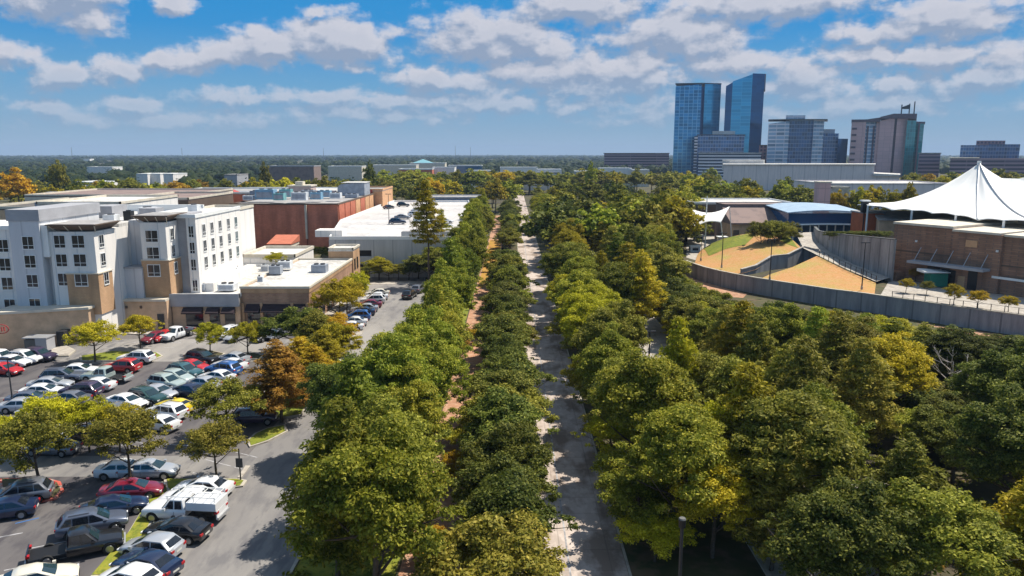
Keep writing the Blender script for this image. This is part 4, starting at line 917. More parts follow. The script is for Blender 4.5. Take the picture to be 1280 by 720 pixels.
def tent():
    t = thing('tent_canopy', 'huge white peaked tent canopy over the pavilion', 'tent', (102, 165, 3))
    # fabric: radial net from the mast top to scalloped eaves
    apex = PY(1224, 204, 165)
    eave = [(PY(1085, 257, 168)), PY(1115, 262.5, 160), PY(1140, 263, 154), PY(1165, 266.5, 151), PY(1195, 269, 147), PY(1222, 275, 142), PY(1255, 275.5, 137), PY(1300, 279, 132), PY(1350, 282, 130)]
    back = [PY(1370, 262, 160), PY(1350, 246, 182), Vector((140, 196, 14.5)), Vector((118, 206, 14)), Vector((98, 200, 14)), Vector((86, 186, 14.5))]
    ring = eave+back; n = len(ring); rows = 14; m = MB(); sub = 5
    R2 = []
    for k in range(n):
        a, b = ring[k], ring[(k+1) % n]
        for j in range(sub):
            f = j/sub; q = a.lerp(b, f); sag = math.sin(f*PI); c = Vector((apex.x, apex.y, q.z)); q = q+(c-q)*.025*sag; q.z += .25*sag; R2.append(q)
    N2 = len(R2)
    for r in range(rows+1):
        f = r/rows
        for k, q in enumerate(R2):
            x = apex.x+(q.x-apex.x)*f; y = apex.y+(q.y-apex.y)*f
            g = 1-(1-f)**2.1*1.0
            z = apex.z+(q.z-apex.z)*(0.08*f+.92*(1-(1-f)**2.3)) - .28*math.sin(PI*f)*abs(math.cos(PI*k/sub))*0
            z += -.10*math.sin(PI*f)*(1-abs(math.cos(PI*k/sub)))
            m.v.append((x, y, z))
    for r in range(rows):
        for k in range(N2): m.f.append((r*N2+k, (r+1)*N2+k, (r+1)*N2+(k+1) % N2, r*N2+(k+1) % N2))
    o = m.build('fabric', M['tent'], t)
    me = o.data
    for p in me.polygons: p.use_smooth = True
    so_ = o.modifiers.new('thickness', 'SOLIDIFY'); so_.thickness = .12
    mm = MB()
    for k in (5, 7): 
        q = ring[k]
        pts = [Vector((apex.x+(q.x-apex.x)*f, apex.y+(q.y-apex.y)*f, apex.z+(q.z-apex.z)*(0.08*f+.92*(1-(1-f)**2.3))+.12)) for f in [i/14 for i in range(15)]]
        for a, b in zip(pts[:-1], pts[1:]): mm.tube(a, b, .16, n=6)
    mm.build('ridge_cable', M['metal'], t)
    MB().tube((apex.x, apex.y, 3), (apex.x, apex.y, apex.z+.5), .4).build('mast', M['white_paint'], t)
    c2 = PY(1310, 214, 178); 
    # second bay to the right with its own peak
    m = MB(); rg = [PY(1236, 222, 168), PY(1262, 232, 170), PY(1300, 258, 168), PY(1370, 260, 168), Vector((165, 190, 15)), Vector((150, 215, 15)), Vector((118, 212, 15))]
    m.v.append(tuple(c2)); m.v += [tuple(q) for q in rg]; m.v += [tuple(q.lerp(c2, .5)-Vector((0, 0, 1.0))) for q in rg]; k7 = len(rg)
    for k in range(k7):
        a = 1+k; b = 1+(k+1) % k7; m.f += [(a, b, b+k7, a+k7), (a+k7, b+k7, 0)]
    o = m.build('fabric', M['tent'], t); so_ = o.modifiers.new('thickness', 'SOLIDIFY'); so_.thickness = .12
    for q in (eave[0], eave[2], eave[4], eave[6]): MB().tube((q.x, q.y, 3), (q.x, q.y, q.z), .22).build('pole', M['white_paint'], t)
    # seating house beneath
    t2 = thing('concourse_building', 'shaded tan concourse walls under the big white tent', 'building', (84, 160, 3))
    MB().prism([(82, 166), (100, 158), (130, 156), (132, 180), (92, 190)], 3, 12.4).build('wall', M['tan_stucco'], t2)
    MB().prism([(81.5, 165.6), (100, 157.5), (131, 155), (133, 181), (92, 191)], 12.4, 12.8).build('roof', M['roof_grey'], t2)
    for k in range(4): MB().box(86.4+k*4, 88.6+k*4, 160.0-k*1.2, 164, 8.6, 11).build('opening', M['black'], t2)
tent()
def sail():
    t = thing('sail_shade', 'small white twisted sail shade on a mast left of the green lawn', 'sail shade', P(884, 283, 3))
    Y = 188
    c = [PY(866, 262, Y), PY(912, 258, Y+3), PY(901, 278, Y-4), PY(863, 289, Y-5)]
    n = 10; m = MB()
    for i in range(n+1):
        for j in range(n+1):
            u, v = i/n, j/n
            q = (c[0]*(1-u)+c[1]*u)*(1-v)+(c[3]*(1-u)+c[2]*u)*v
            q = q+Vector((0, 0, 2.6*math.sin(PI*u)*(v-.5)*.9-1.1*math.sin(PI*v)*(1-abs(2*u-1))*.5))
            q.z += 1.5*(1-abs(2*u-1))*(1-abs(2*v-1))
            q.x += (0.5-v)*2.2*math.sin(PI*u)*0
            m.v.append(tuple(q))
    for i in range(n):
        for j in range(n): k = i*(n+1)+j; m.f.append((k, k+1, k+n+2, k+n+1))
    o = m.build('fabric', M['tent'], t); [setattr(p, 'use_smooth', True) for p in o.data.polygons]; so_ = o.modifiers.new('thickness', 'SOLIDIFY'); so_.thickness = .1
    a = PY(884, 245, Y-1); MB().tube((a.x, Y-1, 3), (a.x, Y-1, a.z), .22, .12).build('mast', M['white_paint'], t)
    for q in c[1:3]: MB().tube((q.x+1.2, q.y, 3), tuple(q), .1).build('pole', M['white_paint'], t)
    # stall below
    for (x, y, w, h, lb) in [(902, 309, 2.2, 2.6, 'white kiosk box below the sail shade at the lawn foot'), (873, 300, 2.6, 1.2, 'low white counter left of the white kiosk'), (868, 314, 2.4, 1.2, 'low white bench block near the end of the retaining wall')]:
        q = P(x, y, 2.9); k = thing('kiosk', lb, 'kiosk', q); MB().box(q.x-w/2, q.x+w/2, q.y-1, q.y+1, 2.9, 2.9+h).build('wall', M['white_wall'], k); MB().box(q.x-w/2-.2, q.x+w/2+.2, q.y-1.3, q.y+1.2, 2.9+h, 3.15+h).build('roof', M['white_paint'], k); MB().box(q.x-w*.3, q.x+w*.3, q.y-1.04, q.y-.99, 3.2, 2.9+h*.75).build('opening', M['black'], k)
sail()
t = bpx('venue_building', 'long brown sloped roof building with white back parapet behind the sail shade', 905, 985, 255, 205, 8, 'roof_brown', 'roof_brown', 'roof_brown', par=.2, z0=3)
bpx('venue_building', 'white flat roof strip behind the brown sloped roof', 866, 990, 252.5, 222, 20, 'brown_trim', 'roof_white', 'white_paint', z0=3, par=.4)
a = PY(905, 262, 203); b = PY(985, 262, 203)
t = thing('lean_to_roof', 'brown pitched lean-to roof facing the lawns', 'roof', (a.x, 197, 3))
MB().prism([(a.x, 196), (b.x, 196), (b.x, 205), (a.x, 205)], 8.6, 9, [9.0, 9.0, 12.6, 12.6]).build('roof', M['roof_brown'], t); MB().box(a.x+.3, b.x-.3, 197, 205, 3, 8.6).build('wall', M['tan_stucco'], t)
for k in range(5): x = a.x+1+k*(b.x-a.x-3)/4; MB().box(x, x+1.6, 196.9, 197.05, 4, 7).build('doorway', M['brown_trim'], t)
M['hall_roof'] = plain('hall_roof', (.36, .46, .56), .4)
def blue_hall():
    a = PY(990, 262, 188); b = PY(1079, 262, 188)
    t = thing('glass_hall', 'blue glass hall with layered pale wavy roof beside the tent', 'building', (a.x, 188, 3))
    MB().box(a.x, b.x, 190, 204, 3, 12.0).build('wall', M['glass_blue'], t)
    for z, y0, e in ((9.6, 186.5, 0), (12.6, 188, .8)):
        m = MB(); n = 14
        for k in range(n+1):
            f = k/n; x = a.x-1+(b.x-a.x+2)*f; zz = z+1.3*math.sin(PI*min(1, f*1.05))*(.45 if e else .15)-.2
            m.v += [(x, y0, zz-.25), (x, 206, zz-.25+e), (x, 206, zz+e), (x, y0, zz)]
        for k in range(n):
            i = 4*k
            for q in range(4): m.f.append((i+q, i+4+q, i+4+(q+1) % 4, i+(q+1) % 4))
        m.f += [(3, 2, 1, 0), (4*n, 4*n+1, 4*n+2, 4*n+3)]
        m.build('roof', M['hall_roof'], t)
    for k in range(9): x = a.x+.4+k*(b.x-a.x-1)/8; MB().box(x-.12, x+.12, 187.2, 187.5, 3, 9.3).build('column', M['white_paint'], t)
    MB().box(a.x+1, b.x-1, 189.9, 190.05, 6.2, 6.6).build('mullion', M['white_paint'], t)
blue_hall()
q = PY(1092, 274, 176); t = thing('orange_hut', 'orange red rendered hut between glass hall and brown stage house', 'hut', (q.x, 176, 3))
MB().box(q.x-2.6, q.x+2.3, 176, 182, 3, 13.1).build('wall', M['orange_wall'], t); MB().box(q.x-2.8, q.x+2.5, 175.8, 182.2, 13.1, 13.4).build('roof', M['roof_grey'], t); MB().box(q.x+.6, q.x+2, 175.9, 176.05, 8.4, 10.6).build('window', M['black'], t); MB().box(q.x-2.9, q.x+2.6, 174.6, 176, 8.0, 8.3).build('canopy', M['white_paint'], t)
q = PY(1031, 240, 245); t = thing('stone_chimney', 'square pink brown stone tower behind the glass hall', 'tower', (q.x, 245, 3))
MB().box(q.x-1.9, q.x+1.9, 245, 249, 3, 17.6).build('wall', M['mauve_stone'], t); MB().box(q.x-2.1, q.x+2.1, 244.8, 249.2, 17.6, 18).build('coping', M['cream_trim'], t)
bpx('white_pavilion', 'small white low building right of the square stone tower', 1040, 1062, 233.5, 260, 8, 'roof_white', 'roof_white', z0=3)
bpx('concrete_hall', 'broad plain pale concrete hall behind the pavilion trees', 1035, 1190, 229, 330, 40, 'pale_concrete', 'roof_white', 'pale_concrete')

# ------------------------------------------------------------------ DISTRICT (about 900 m away)
def ppoly(l, Y): return [tuple(PY(a, 200, y_).xy) for a, y_ in l]
def tower(name, label, parts, cat='tower', Y=950):
    """parts: (part name, material, [(px x, Y)...] footprint, z0, z1 or list)"""
    r = parts[0][2][0]; c = PY(r[0], 200, r[1]); t = thing(name, label, cat, (c.x, c.y, 0))
    for nm, mt, fp, z0, z1 in parts:
        poly = [tuple(PY(a, 200, y_).xy) for a, y_ in fp]
        if isinstance(z1, list): MB().prism(poly, z0, max(z1), z1).build(nm, M[mt], t)
        else: MB().prism(poly, z0, z1).build(nm, M[mt], t)
    return t
tower('glass_tower', 'flat topped blue glass skyscraper, the left one of the tall pair', [
    ('facade', 'tower_glass', [(841, 950), (873, 945), (873, 985), (843, 990)], 0, [109, 111, 111, 109]),
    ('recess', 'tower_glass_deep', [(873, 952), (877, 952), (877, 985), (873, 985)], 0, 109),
    ('facade', 'tower_glass_plain', [(877, 946), (897, 952), (895, 985), (877, 985)], 0, [112, 111, 110, 112]),
    ('roof_edge', 'tower_edge', [(840.6, 949.4), (873, 944), (897.4, 951), (895, 986), (843, 991)], 111.5, 112.6)])
tower('glass_tower', 'slant topped blue glass skyscraper, the right one of the tall pair', [
    ('facade', 'tower_glass_plain', [(911, 930), (935, 926), (935, 975), (911, 975)], 0, [113, 121, 121, 113]),
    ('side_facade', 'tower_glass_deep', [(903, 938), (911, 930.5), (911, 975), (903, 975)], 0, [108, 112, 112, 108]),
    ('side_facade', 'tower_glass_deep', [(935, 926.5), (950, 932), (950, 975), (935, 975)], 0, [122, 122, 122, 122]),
    ('crown_edge', 'tower_edge', [(950, 932), (951.4, 934), (951.4, 970), (950, 970)], 104, 122)])
tower('office_block', 'dark blue glass office block in front of the two skyscrapers', [
    ('wall', 'office_glass', [(871, 880), (929, 880), (929, 930), (871, 930)], 0, 48), ('side_stack', 'office_band', [(867, 882), (871, 881), (871, 925), (867, 925)], 0, 47),
    ('plant_room', 'roof_white', [(889, 890), (917, 890), (917, 920), (889, 920)], 48, 53), ('roof', 'tower_edge', [(870, 879), (930, 879), (930, 931), (870, 931)], 48, 48.8)], 'office')
tower('banded_garage', 'curved white banded garage at the foot of the skyscrapers', [
    ('wall', 'office_band', [(873, 835), (885, 826), (935, 826), (951, 835), (951, 870), (873, 870)], 0, 27), ('roof', 'roof_white', [(872, 834), (885, 825), (935, 825), (952, 834), (952, 871), (872, 871)], 27, 28)], 'garage')
tower('brick_block', 'thin dark red block between banded garage and pale glass office', [('wall', 'office_brick', [(948, 880), (958, 880), (958, 910), (948, 910)], 0, 36), ('roof', 'brown_trim', [(947.7, 879), (958.3, 879), (958.3, 911), (947.7, 911)], 36, 37)], 'building')
tower('office_block', 'pale glass office with white banded balconies and flat crown', [
    ('wall', 'office_pale', [(958, 860), (984, 852), (984, 900), (958, 900)], 0, [60, 63, 63, 60]), ('wall', 'office_glass', [(984, 854), (1014, 854), (1014, 900), (984, 900)], 0, 64),
    ('wall', 'office_pale', [(1014, 852), (1027, 856), (1027, 900), (1014, 900)], 0, 64), ('crown', 'office_pale', [(979, 862), (1003, 862), (1003, 895), (979, 895)], 62, 69.5),
    ('roof', 'pole_grey', [(957.5, 859), (984, 850), (1031, 850), (1031, 901), (957.5, 901)], 64.2, 65)], 'office')
tower('office_block', 'dark navy glass office right of the pale banded one', [('wall', 'office_glass', [(1026, 880), (1046, 880), (1046, 920), (1026, 920)], 0, 50), ('plant_room', 'grey_wall', [(1027, 885), (1041, 885), (1041, 910), (1027, 910)], 50, 55), ('wing', 'tower_glass_deep', [(1046, 876), (1058, 882), (1058, 915), (1046, 915)], 0, 44)], 'office')
def mauve():
    Y = 870
    t = tower('stone_tower', 'pinkish brown office tower with curved roofline and green glass end', [
        ('wall', 'mauve_stone', [(1061, Y+6), (1079, Y), (1079, Y+45), (1061, Y+45)], 0, 63.5), ('recess', 'office_pale', [(1079, Y+2), (1092, Y+2), (1092, Y+40), (1079, Y+40)], 0, 62.5),
        ('wall', 'mauve_stone', [(1092, Y), (1096, Y-1), (1096, Y+45), (1092, Y+45)], 0, 62.5), ('wall', 'mauve_stone', [(1096, Y-3), (1114, Y-5), (1114, Y+45), (1096, Y+45)], 0, [63.5, 67.5, 67.5, 63.5]),
        ('recess', 'mauve_dark', [(1114, Y-2), (1117, Y-2), (1117, Y+40), (1114, Y+40)], 0, 64), ('wall', 'mauve_stone', [(1117, Y-4), (1130, Y-3), (1130, Y+45), (1117, Y+45)], 0, 66),
        ('glass_bay', 'green_glass', [(1129.5, Y-8), (1141, Y-5), (1141, Y+30), (1129.5, Y+30)], 0, 64), ('side_bay', 'green_glass', [(1141, Y), (1151, Y+5), (1151, Y+30), (1141, Y+30)], 0, 61),
        ('side_recess', 'mauve_dark', [(1144, Y-1.5), (1146, Y-.5), (1146, Y+3), (1144, Y+3)], 0, 60.5),
        ('crown', 'mauve_dark', [(1060.5, Y+5), (1080, Y-1), (1096, Y-4), (1096, Y+46), (1060.5, Y+46)], 62.6, [65.5, 65.5, 67.5, 67.5, 65.5]), ('crown', 'mauve_dark', [(1096, Y-5), (1112, Y-7), (1141, Y-7), (1141, Y+46), (1096, Y+46)], 66, [68, 71.5, 71.5, 71.5, 68]),
        ('crown', 'mauve_dark', [(1141, Y-1), (1152, Y+4), (1152, Y+31), (1141, Y+31)], 61, 63)])
    for k in range(7): z = 12+k*7; q = [tuple(PY(a, 200, y_).xy) for a, y_ in [(1062, Y+5), (1068, Y+2.8), (1068, Y+4), (1062, Y+6.5)]]; MB().prism(q, z, z+2.2).build('window', M['mauve_dark'], t)
    for x in (1081.5, 1089): q = [tuple(PY(a, 200, y_).xy) for a, y_ in [(x-1, Y+1), (x+1.2, Y+1), (x+1.2, Y+3), (x-1, Y+3)]]; MB().prism(q, 8, 58).build('window_strip', M['mauve_dark'], t)
    c = PY(1128, 200, Y+10); t2 = thing('roof_rig', 'dark steel frame and antenna masts on top of the pinkish tower', 'rooftop rig', (c.x, Y+10, 71.5))
    w = 1/.96
    for dx, h in ((-6, 11), (2.6, 12), (8, 14.5)): MB().box(c.x+dx*w-.45, c.x+dx*w+.45, Y+9.5, Y+10.5, 70, 71.5+h).build('mast', M['black'], t2)
    MB().prism([(c.x-6, Y+9.5), (c.x+2.6, Y+9.5), (c.x+2.6, Y+10.5), (c.x-6, Y+10.5)], 77.5, 80, [79.5, 83, 83, 79.5]).build('beam', M['black'], t2)
mauve()
tower('low_office', 'teal and red brown low office blocks at the right edge of the skyline', [
    ('wall', 'office_glass', [(1199, 820), (1234, 820), (1234, 860), (1199, 860)], 0, 36), ('wall', 'office_brick', [(1218, 830), (1254, 830), (1254, 870), (1218, 870)], 0, 41), ('wall', 'office_glass', [(1234, 822), (1273, 822), (1273, 860), (1234, 860)], 0, 37),
    ('podium', 'office_purple', [(1188, 790), (1300, 790), (1300, 818), (1188, 818)], 0, 22), ('roof', 'cream_trim', [(1187, 789), (1224, 789), (1224, 819), (1187, 819)], 22, 23)], 'office')
tower('low_office', 'purple brown low block right of the green glass tower end', [('wall', 'office_purple', [(1148, 830), (1175, 830), (1175, 860), (1148, 860)], 0, 27), ('roof', 'roof_grey', [(1147, 829), (1176, 829), (1176, 861), (1147, 861)], 27, 28)], 'office')
tower('long_office', 'long low purple brown office with banded windows left of the skyscrapers', [('wall', 'office_purple', [(755, 1150), (836, 1150), (836, 1190), (755, 1190)], 0, 27), ('roof', 'roof_brown', [(754, 1149), (837, 1149), (837, 1191), (754, 1191)], 27, 28)], 'office')
tower('concrete_garage', 'long plain pale concrete wall building before the office towers', [('wall', 'pale_concrete', [(905, 560), (1094, 560), (1094, 600), (905, 600)], 0, 18.6), ('parapet', 'roof_white', [(904, 559), (1095, 559), (1095, 601), (904, 601)], 18.6, 19.3)], 'building')
tower('curved_roof_hall', 'low pale hall with white curved roof right of the concrete wall building', [('wall', 'pale_concrete', [(1094, 560), (1126, 560), (1126, 590), (1094, 590)], 0, 10.5), ('roof', 'roof_white', [(1093, 558), (1127, 558), (1127, 592), (1093, 592)], 10.5, [12.6, 11.6, 11.6, 12.6])], 'building')
tower('white_lobby', 'low white curved entrance block under the banded garage', [('wall', 'roof_white', [(903, 600), (912, 596), (955, 596), (956, 620), (903, 620)], 14, 22)], 'building')
# far low buildings in the wooded plain: px x0, x1, top y, distance, height over ground is solved
far = [(335, 392, 207, 640, 'roof_brown', 'grey_wall', 'grey brown roofed block behind the golden trees at left centre'),
       (410, 452, 207.5, 760, 'cream_trim', 'roof_white', 'cream mall block left of the lone dark pine'), (466, 520, 206, 820, 'cream_trim', 'roof_white', 'long cream mall block left of the teal roof'),
       (512, 556, 203.5, 860, 'cream_trim', 'roof_white', 'cream block under the small teal pyramid roof'), (498, 540, 211, 700, 'rust_panel', 'roof_white', 'red brick mall front in the middle distance'),
       (540, 568, 209, 720, 'white_wall', 'roof_white', 'white mall wing right of the red brick front'), (560, 602, 206.5, 800, 'glass_blue', 'roof_white', 'dark blue glass block among the white mall roofs'),
       (585, 615, 213, 600, 'white_wall', 'roof_white', 'small white box right below the blue glass block'), (625, 672, 209, 740, 'white_wall', 'roof_white', 'white stepped block beyond the end of the pale road'),
       (600, 700, 216, 560, 'white_wall', 'roof_grey', 'long white low block at the end of the pale road'), (672, 702, 211.5, 600, 'white_wall', 'roof_white', 'right hand white block at the end of the pale road'),
       (721, 757, 214, 520, 'grey_wall', 'roof_white', 'grey box building with white roof beyond the right road trees'), (752, 790, 210, 640, 'white_wall', 'roof_white', 'white roofed block beside the long purple office'),
       (793, 812, 212, 620, 'cream_trim', 'roof_white', 'small cream block left of the skyscraper trees'), (108, 140, 208.5, 900, 'white_wall', 'roof_white', 'tiny white block in the dark woods at left'),
       (170, 184, 217, 560, 'white_wall', 'roof_white', 'tiny white shed nearest in the dark left woods'), (188, 200, 217, 565, 'white_wall', 'roof_white', 'second tiny white shed in the dark left woods'),
       (95, 106, 227, 470, 'white_wall', 'roof_white', 'tiny pale roof behind the left golden trees'), (107, 122, 227.5, 468, 'white_wall', 'roof_white', 'wider pale roof behind the left golden trees'),
       (204, 216, 217, 540, 'white_wall', 'roof_white', 'tiny white house by the centre of the dark woods'), (104, 112, 198.5, 2300, 'white_wall', 'roof_white', 'white speck of a building on the far left horizon'),
       (280, 296, 218, 560, 'grey_wall', 'roof_grey', 'small grey block left of the grey brown roof'), (774, 809, 250, 330, 'white_wall', 'roof_white', 'white roof showing among the trees right of the road'), (838, 858, 252, 320, 'white_wall', 'roof_white', 'white roof corner left of the sail shade')]
for x0, x1, yt, Y, wl_, rf, lb in far:
    bpx('distant_building', lb, x0, x1, yt, Y, 24, wl_, rf, 'white_paint' if rf == 'roof_white' else rf, win=None, par=.7)
q = PY(527, 199, 860); t = thing('pyramid_roof', 'small teal pyramid roof rising above the cream mall', 'roof', (q.x, 872, 14)); m = MB(); w = 13
zb = PY(527, 204.5, 860).z; m.v = [(q.x-w, 862, zb), (q.x+w, 862, zb), (q.x+w, 884, zb), (q.x-w, 884, zb), (q.x, 873, q.z)]; m.f = [(0, 1, 4), (1, 2, 4), (2, 3, 4), (3, 0, 4), (3, 2, 1, 0)]; m.build('roof', M['teal_roof'], t)
MB().box(q.x-w+1, q.x+w-1, 863, 883, 8, zb).build('wall', M['glass_blue'], t)
for x, yt, lb in [(89, 184, 'thin antenna mast furthest left on the horizon'), (227, 185, 'second thin antenna mast from the left on the horizon'), (404, 185, 'thin antenna mast above the red brick building'), (569, 182, 'left one of two close antenna masts on the horizon'), (588, 184, 'right one of two close antenna masts on the horizon')]:
    q = PY(x, yt, 2500); MB().tube((q.x, 2500, 0), (q.x, 2500, q.z), .9, .5, n=4).build('antenna_mast', M['pole_grey']); settag(COL.objects[-1] if False else bpy.data.objects[[o.name for o in bpy.data.objects if o.name.startswith('antenna_mast')][-1]], lb, 'antenna')

# ------------------------------------------------------------------ LAMPS AND POLES
def street_lamp(base, h, label, style='shoebox', mat='dark_metal', r=.09):
    t = thing('street_lamp', label, 'street lamp', base); x, y, z = base
    if style == 'shoebox':
        MB().tube((x, y, z), (x, y, z+h), r, r*.6).build('pole', M[mat], t)
        MB().box(x-.75, x-.12, y-.14, y+.14, z+h-.12, z+h+.04).build('lamp_head', M['dark_metal'], t); MB().box(x+.12, x+.75, y-.14, y+.14, z+h-.12, z+h+.04).build('lamp_head', M['dark_metal'], t)
        MB().tube((x, y, z), (x, y, z+.6), .2, .2).build('footing', M['concrete'], t)
    else:
        MB().tube((x, y, z), (x, y, z+h-.55), r, r*.9, n=12).build('pole', M['dark_metal'], t)
        MB().tube((x, y, z+h-.55), (x, y, z+h-.05), .2, .22, n=16).build('lamp_head', M['black'], t)
        MB().tube((x, y, z+h-.05), (x, y, z+h+.03), .225, .18, n=16).build('cap', M['pole_grey'], t)
    return t
q = P(853, 648, 6.0); street_lamp((q.x, q.y, 0), 6.0, 'nearest grey post lamp with black drum head at the bottom of the picture', 'drum', r=.11)
q = P(17, 512); street_lamp((q.x, q.y, 0), PY(17, 448, q.y).z, 'thin black lamp pole at the left edge of the car park')
q = P(811, 456); street_lamp((q.x, q.y, 0), PY(811, 414, q.y).z, 'dark lamp pole standing on the shaded promenade between trees', r=.12)
q = P(962, 350, 3.5); street_lamp((q.x, q.y, q.z), PY(962, 299, q.y).z-q.z, 'middle lamp pole in front of the zigzag wall', r=.12)
q = P(902, 335, 3.5); street_lamp((q.x, q.y, q.z), PY(902, 291, q.y).z-q.z, 'left lamp pole before the green part of the lawn', r=.12)
q = P(1077, 362, 3.3); street_lamp((q.x, q.y, q.z), PY(1077, 303, q.y).z-q.z, 'right lamp pole on the lower dry lawn with a double head', r=.12)
q = P(876, 326, 3.3); street_lamp((q.x, q.y, q.z), PY(876, 300, q.y).z-q.z, 'short dark lamp pole at the left foot of the lawn', r=.08)
q = P(486, 312, 0); street_lamp((PY(486, 268, 200).x, 200, 8.4), 8, 'thin lamp pole standing on the garage deck', r=.1)
q = P(301, 602); t = thing('parking_sign', 'small black sign post at the tip of the kerbed island', 'sign', q)
MB().tube(q, (q.x, q.y, 2.9), .06).build('post', M['black'], t); MB().box(q.x-.28, q.x+.28, q.y-.1, q.y-.06, 1.3, 2.1).build('sign_board', M['dark_metal'], t)
q = P(493, 440); t = thing('hydrant_box', 'small pale box at the edge of the concrete pad by the lane', 'box', q); MB().box(q.x-.3, q.x+.3, q.y-.3, q.y+.3, 0, 1.0).build('casing', M['hvac_teal'], t)
# ================================================================== VEHICLES
M['screen_glass'] = plain('screen_glass', (.015, .035, .045), .06, spec=.9, noise=0)
def loft_body(st, name='body'):
    """st: list of (x, half width, z bottom, z shoulder, z top centre, inset of the top)"""
    m = MB(); rings = []
    for (x, w, zb, zs, zt, ti) in st:
        h = [(0, zb), (w*.86, zb), (w*.97, zb+(zs-zb)*.18), (w, zb+(zs-zb)*.42), (w*1.0, zb+(zs-zb)*.72), (w*.965, zb+(zs-zb)*.93), (w*(1-.10-ti), zs+(zt-zs)*.55+.0), (w*(.55-ti*.5), zt-.01), (0, zt)]
        ring = [(x, y, z) for y, z in h]+[(x, -y, z) for y, z in h[-2:0:-1]]
        rings.append(ring)
    n = len(rings[0])
    for r in rings: m.v += r
    for k in range(len(rings)-1):
        a = k*n; b = a+n
        for j in range(n): m.f.append((a+j, a+(j+1) % n, b+(j+1) % n, b+j))
    m.f.append(tuple(range(n-1, -1, -1))); m.f.append(tuple(range((len(rings)-1)*n, len(rings)*n)))
    return m
def cabin_mesh(xb0, xb1, xt0, xt1, zb, zt, wb, wt):
    """greenhouse: rear base xb0, front base xb1, roof xt0..xt1; returns shell and corner helper"""
    m = MB()
    def ring(x0, x1, w, z, r):
        return [(x0+r*.3, -w+r, z), (x0+r, -w, z), (x1-r, -w, z), (x1-r*.2, -w+r, z), (x1+.04, 0, z), (x1-r*.2, w-r, z), (x1-r, w, z), (x0+r, w, z), (x0+r*.3, w-r, z), (x0-.02, 0, z)]
    r0 = ring(xb0, xb1, wb, zb, .14); r1 = ring(xt0, xt1, wt, zt-.07, .16); r2 = ring(xt0+.16, xt1-.18, wt-.14, zt, .2)
    n = len(r0); m.v = r0+r1+r2
    for a in (0, n):
        for j in range(n): m.f.append((a+j, a+(j+1) % n, a+n+(j+1) % n, a+n+j))
    m.f.append(tuple(range(2*n, 3*n))); m.f.append(tuple(range(n-1, -1, -1)))
    return m
def wheel(root, x, y, r, w=.22):
    s = 1 if y > 0 else -1
    t = MB().tube((0, -s*w, 0), (0, 0, 0), r, r, n=20); me = t.mesh('wheel', M['tyre'], True)
    o = link_mesh('wheel', me, root, (x, y, r))
    rm = MB().tube((0, -.02*s, 0), (0, .012*s, 0), r*.66, r*.6, n=14).mesh('rim', M['rim'], True)
    link_mesh('rim', rm, o)
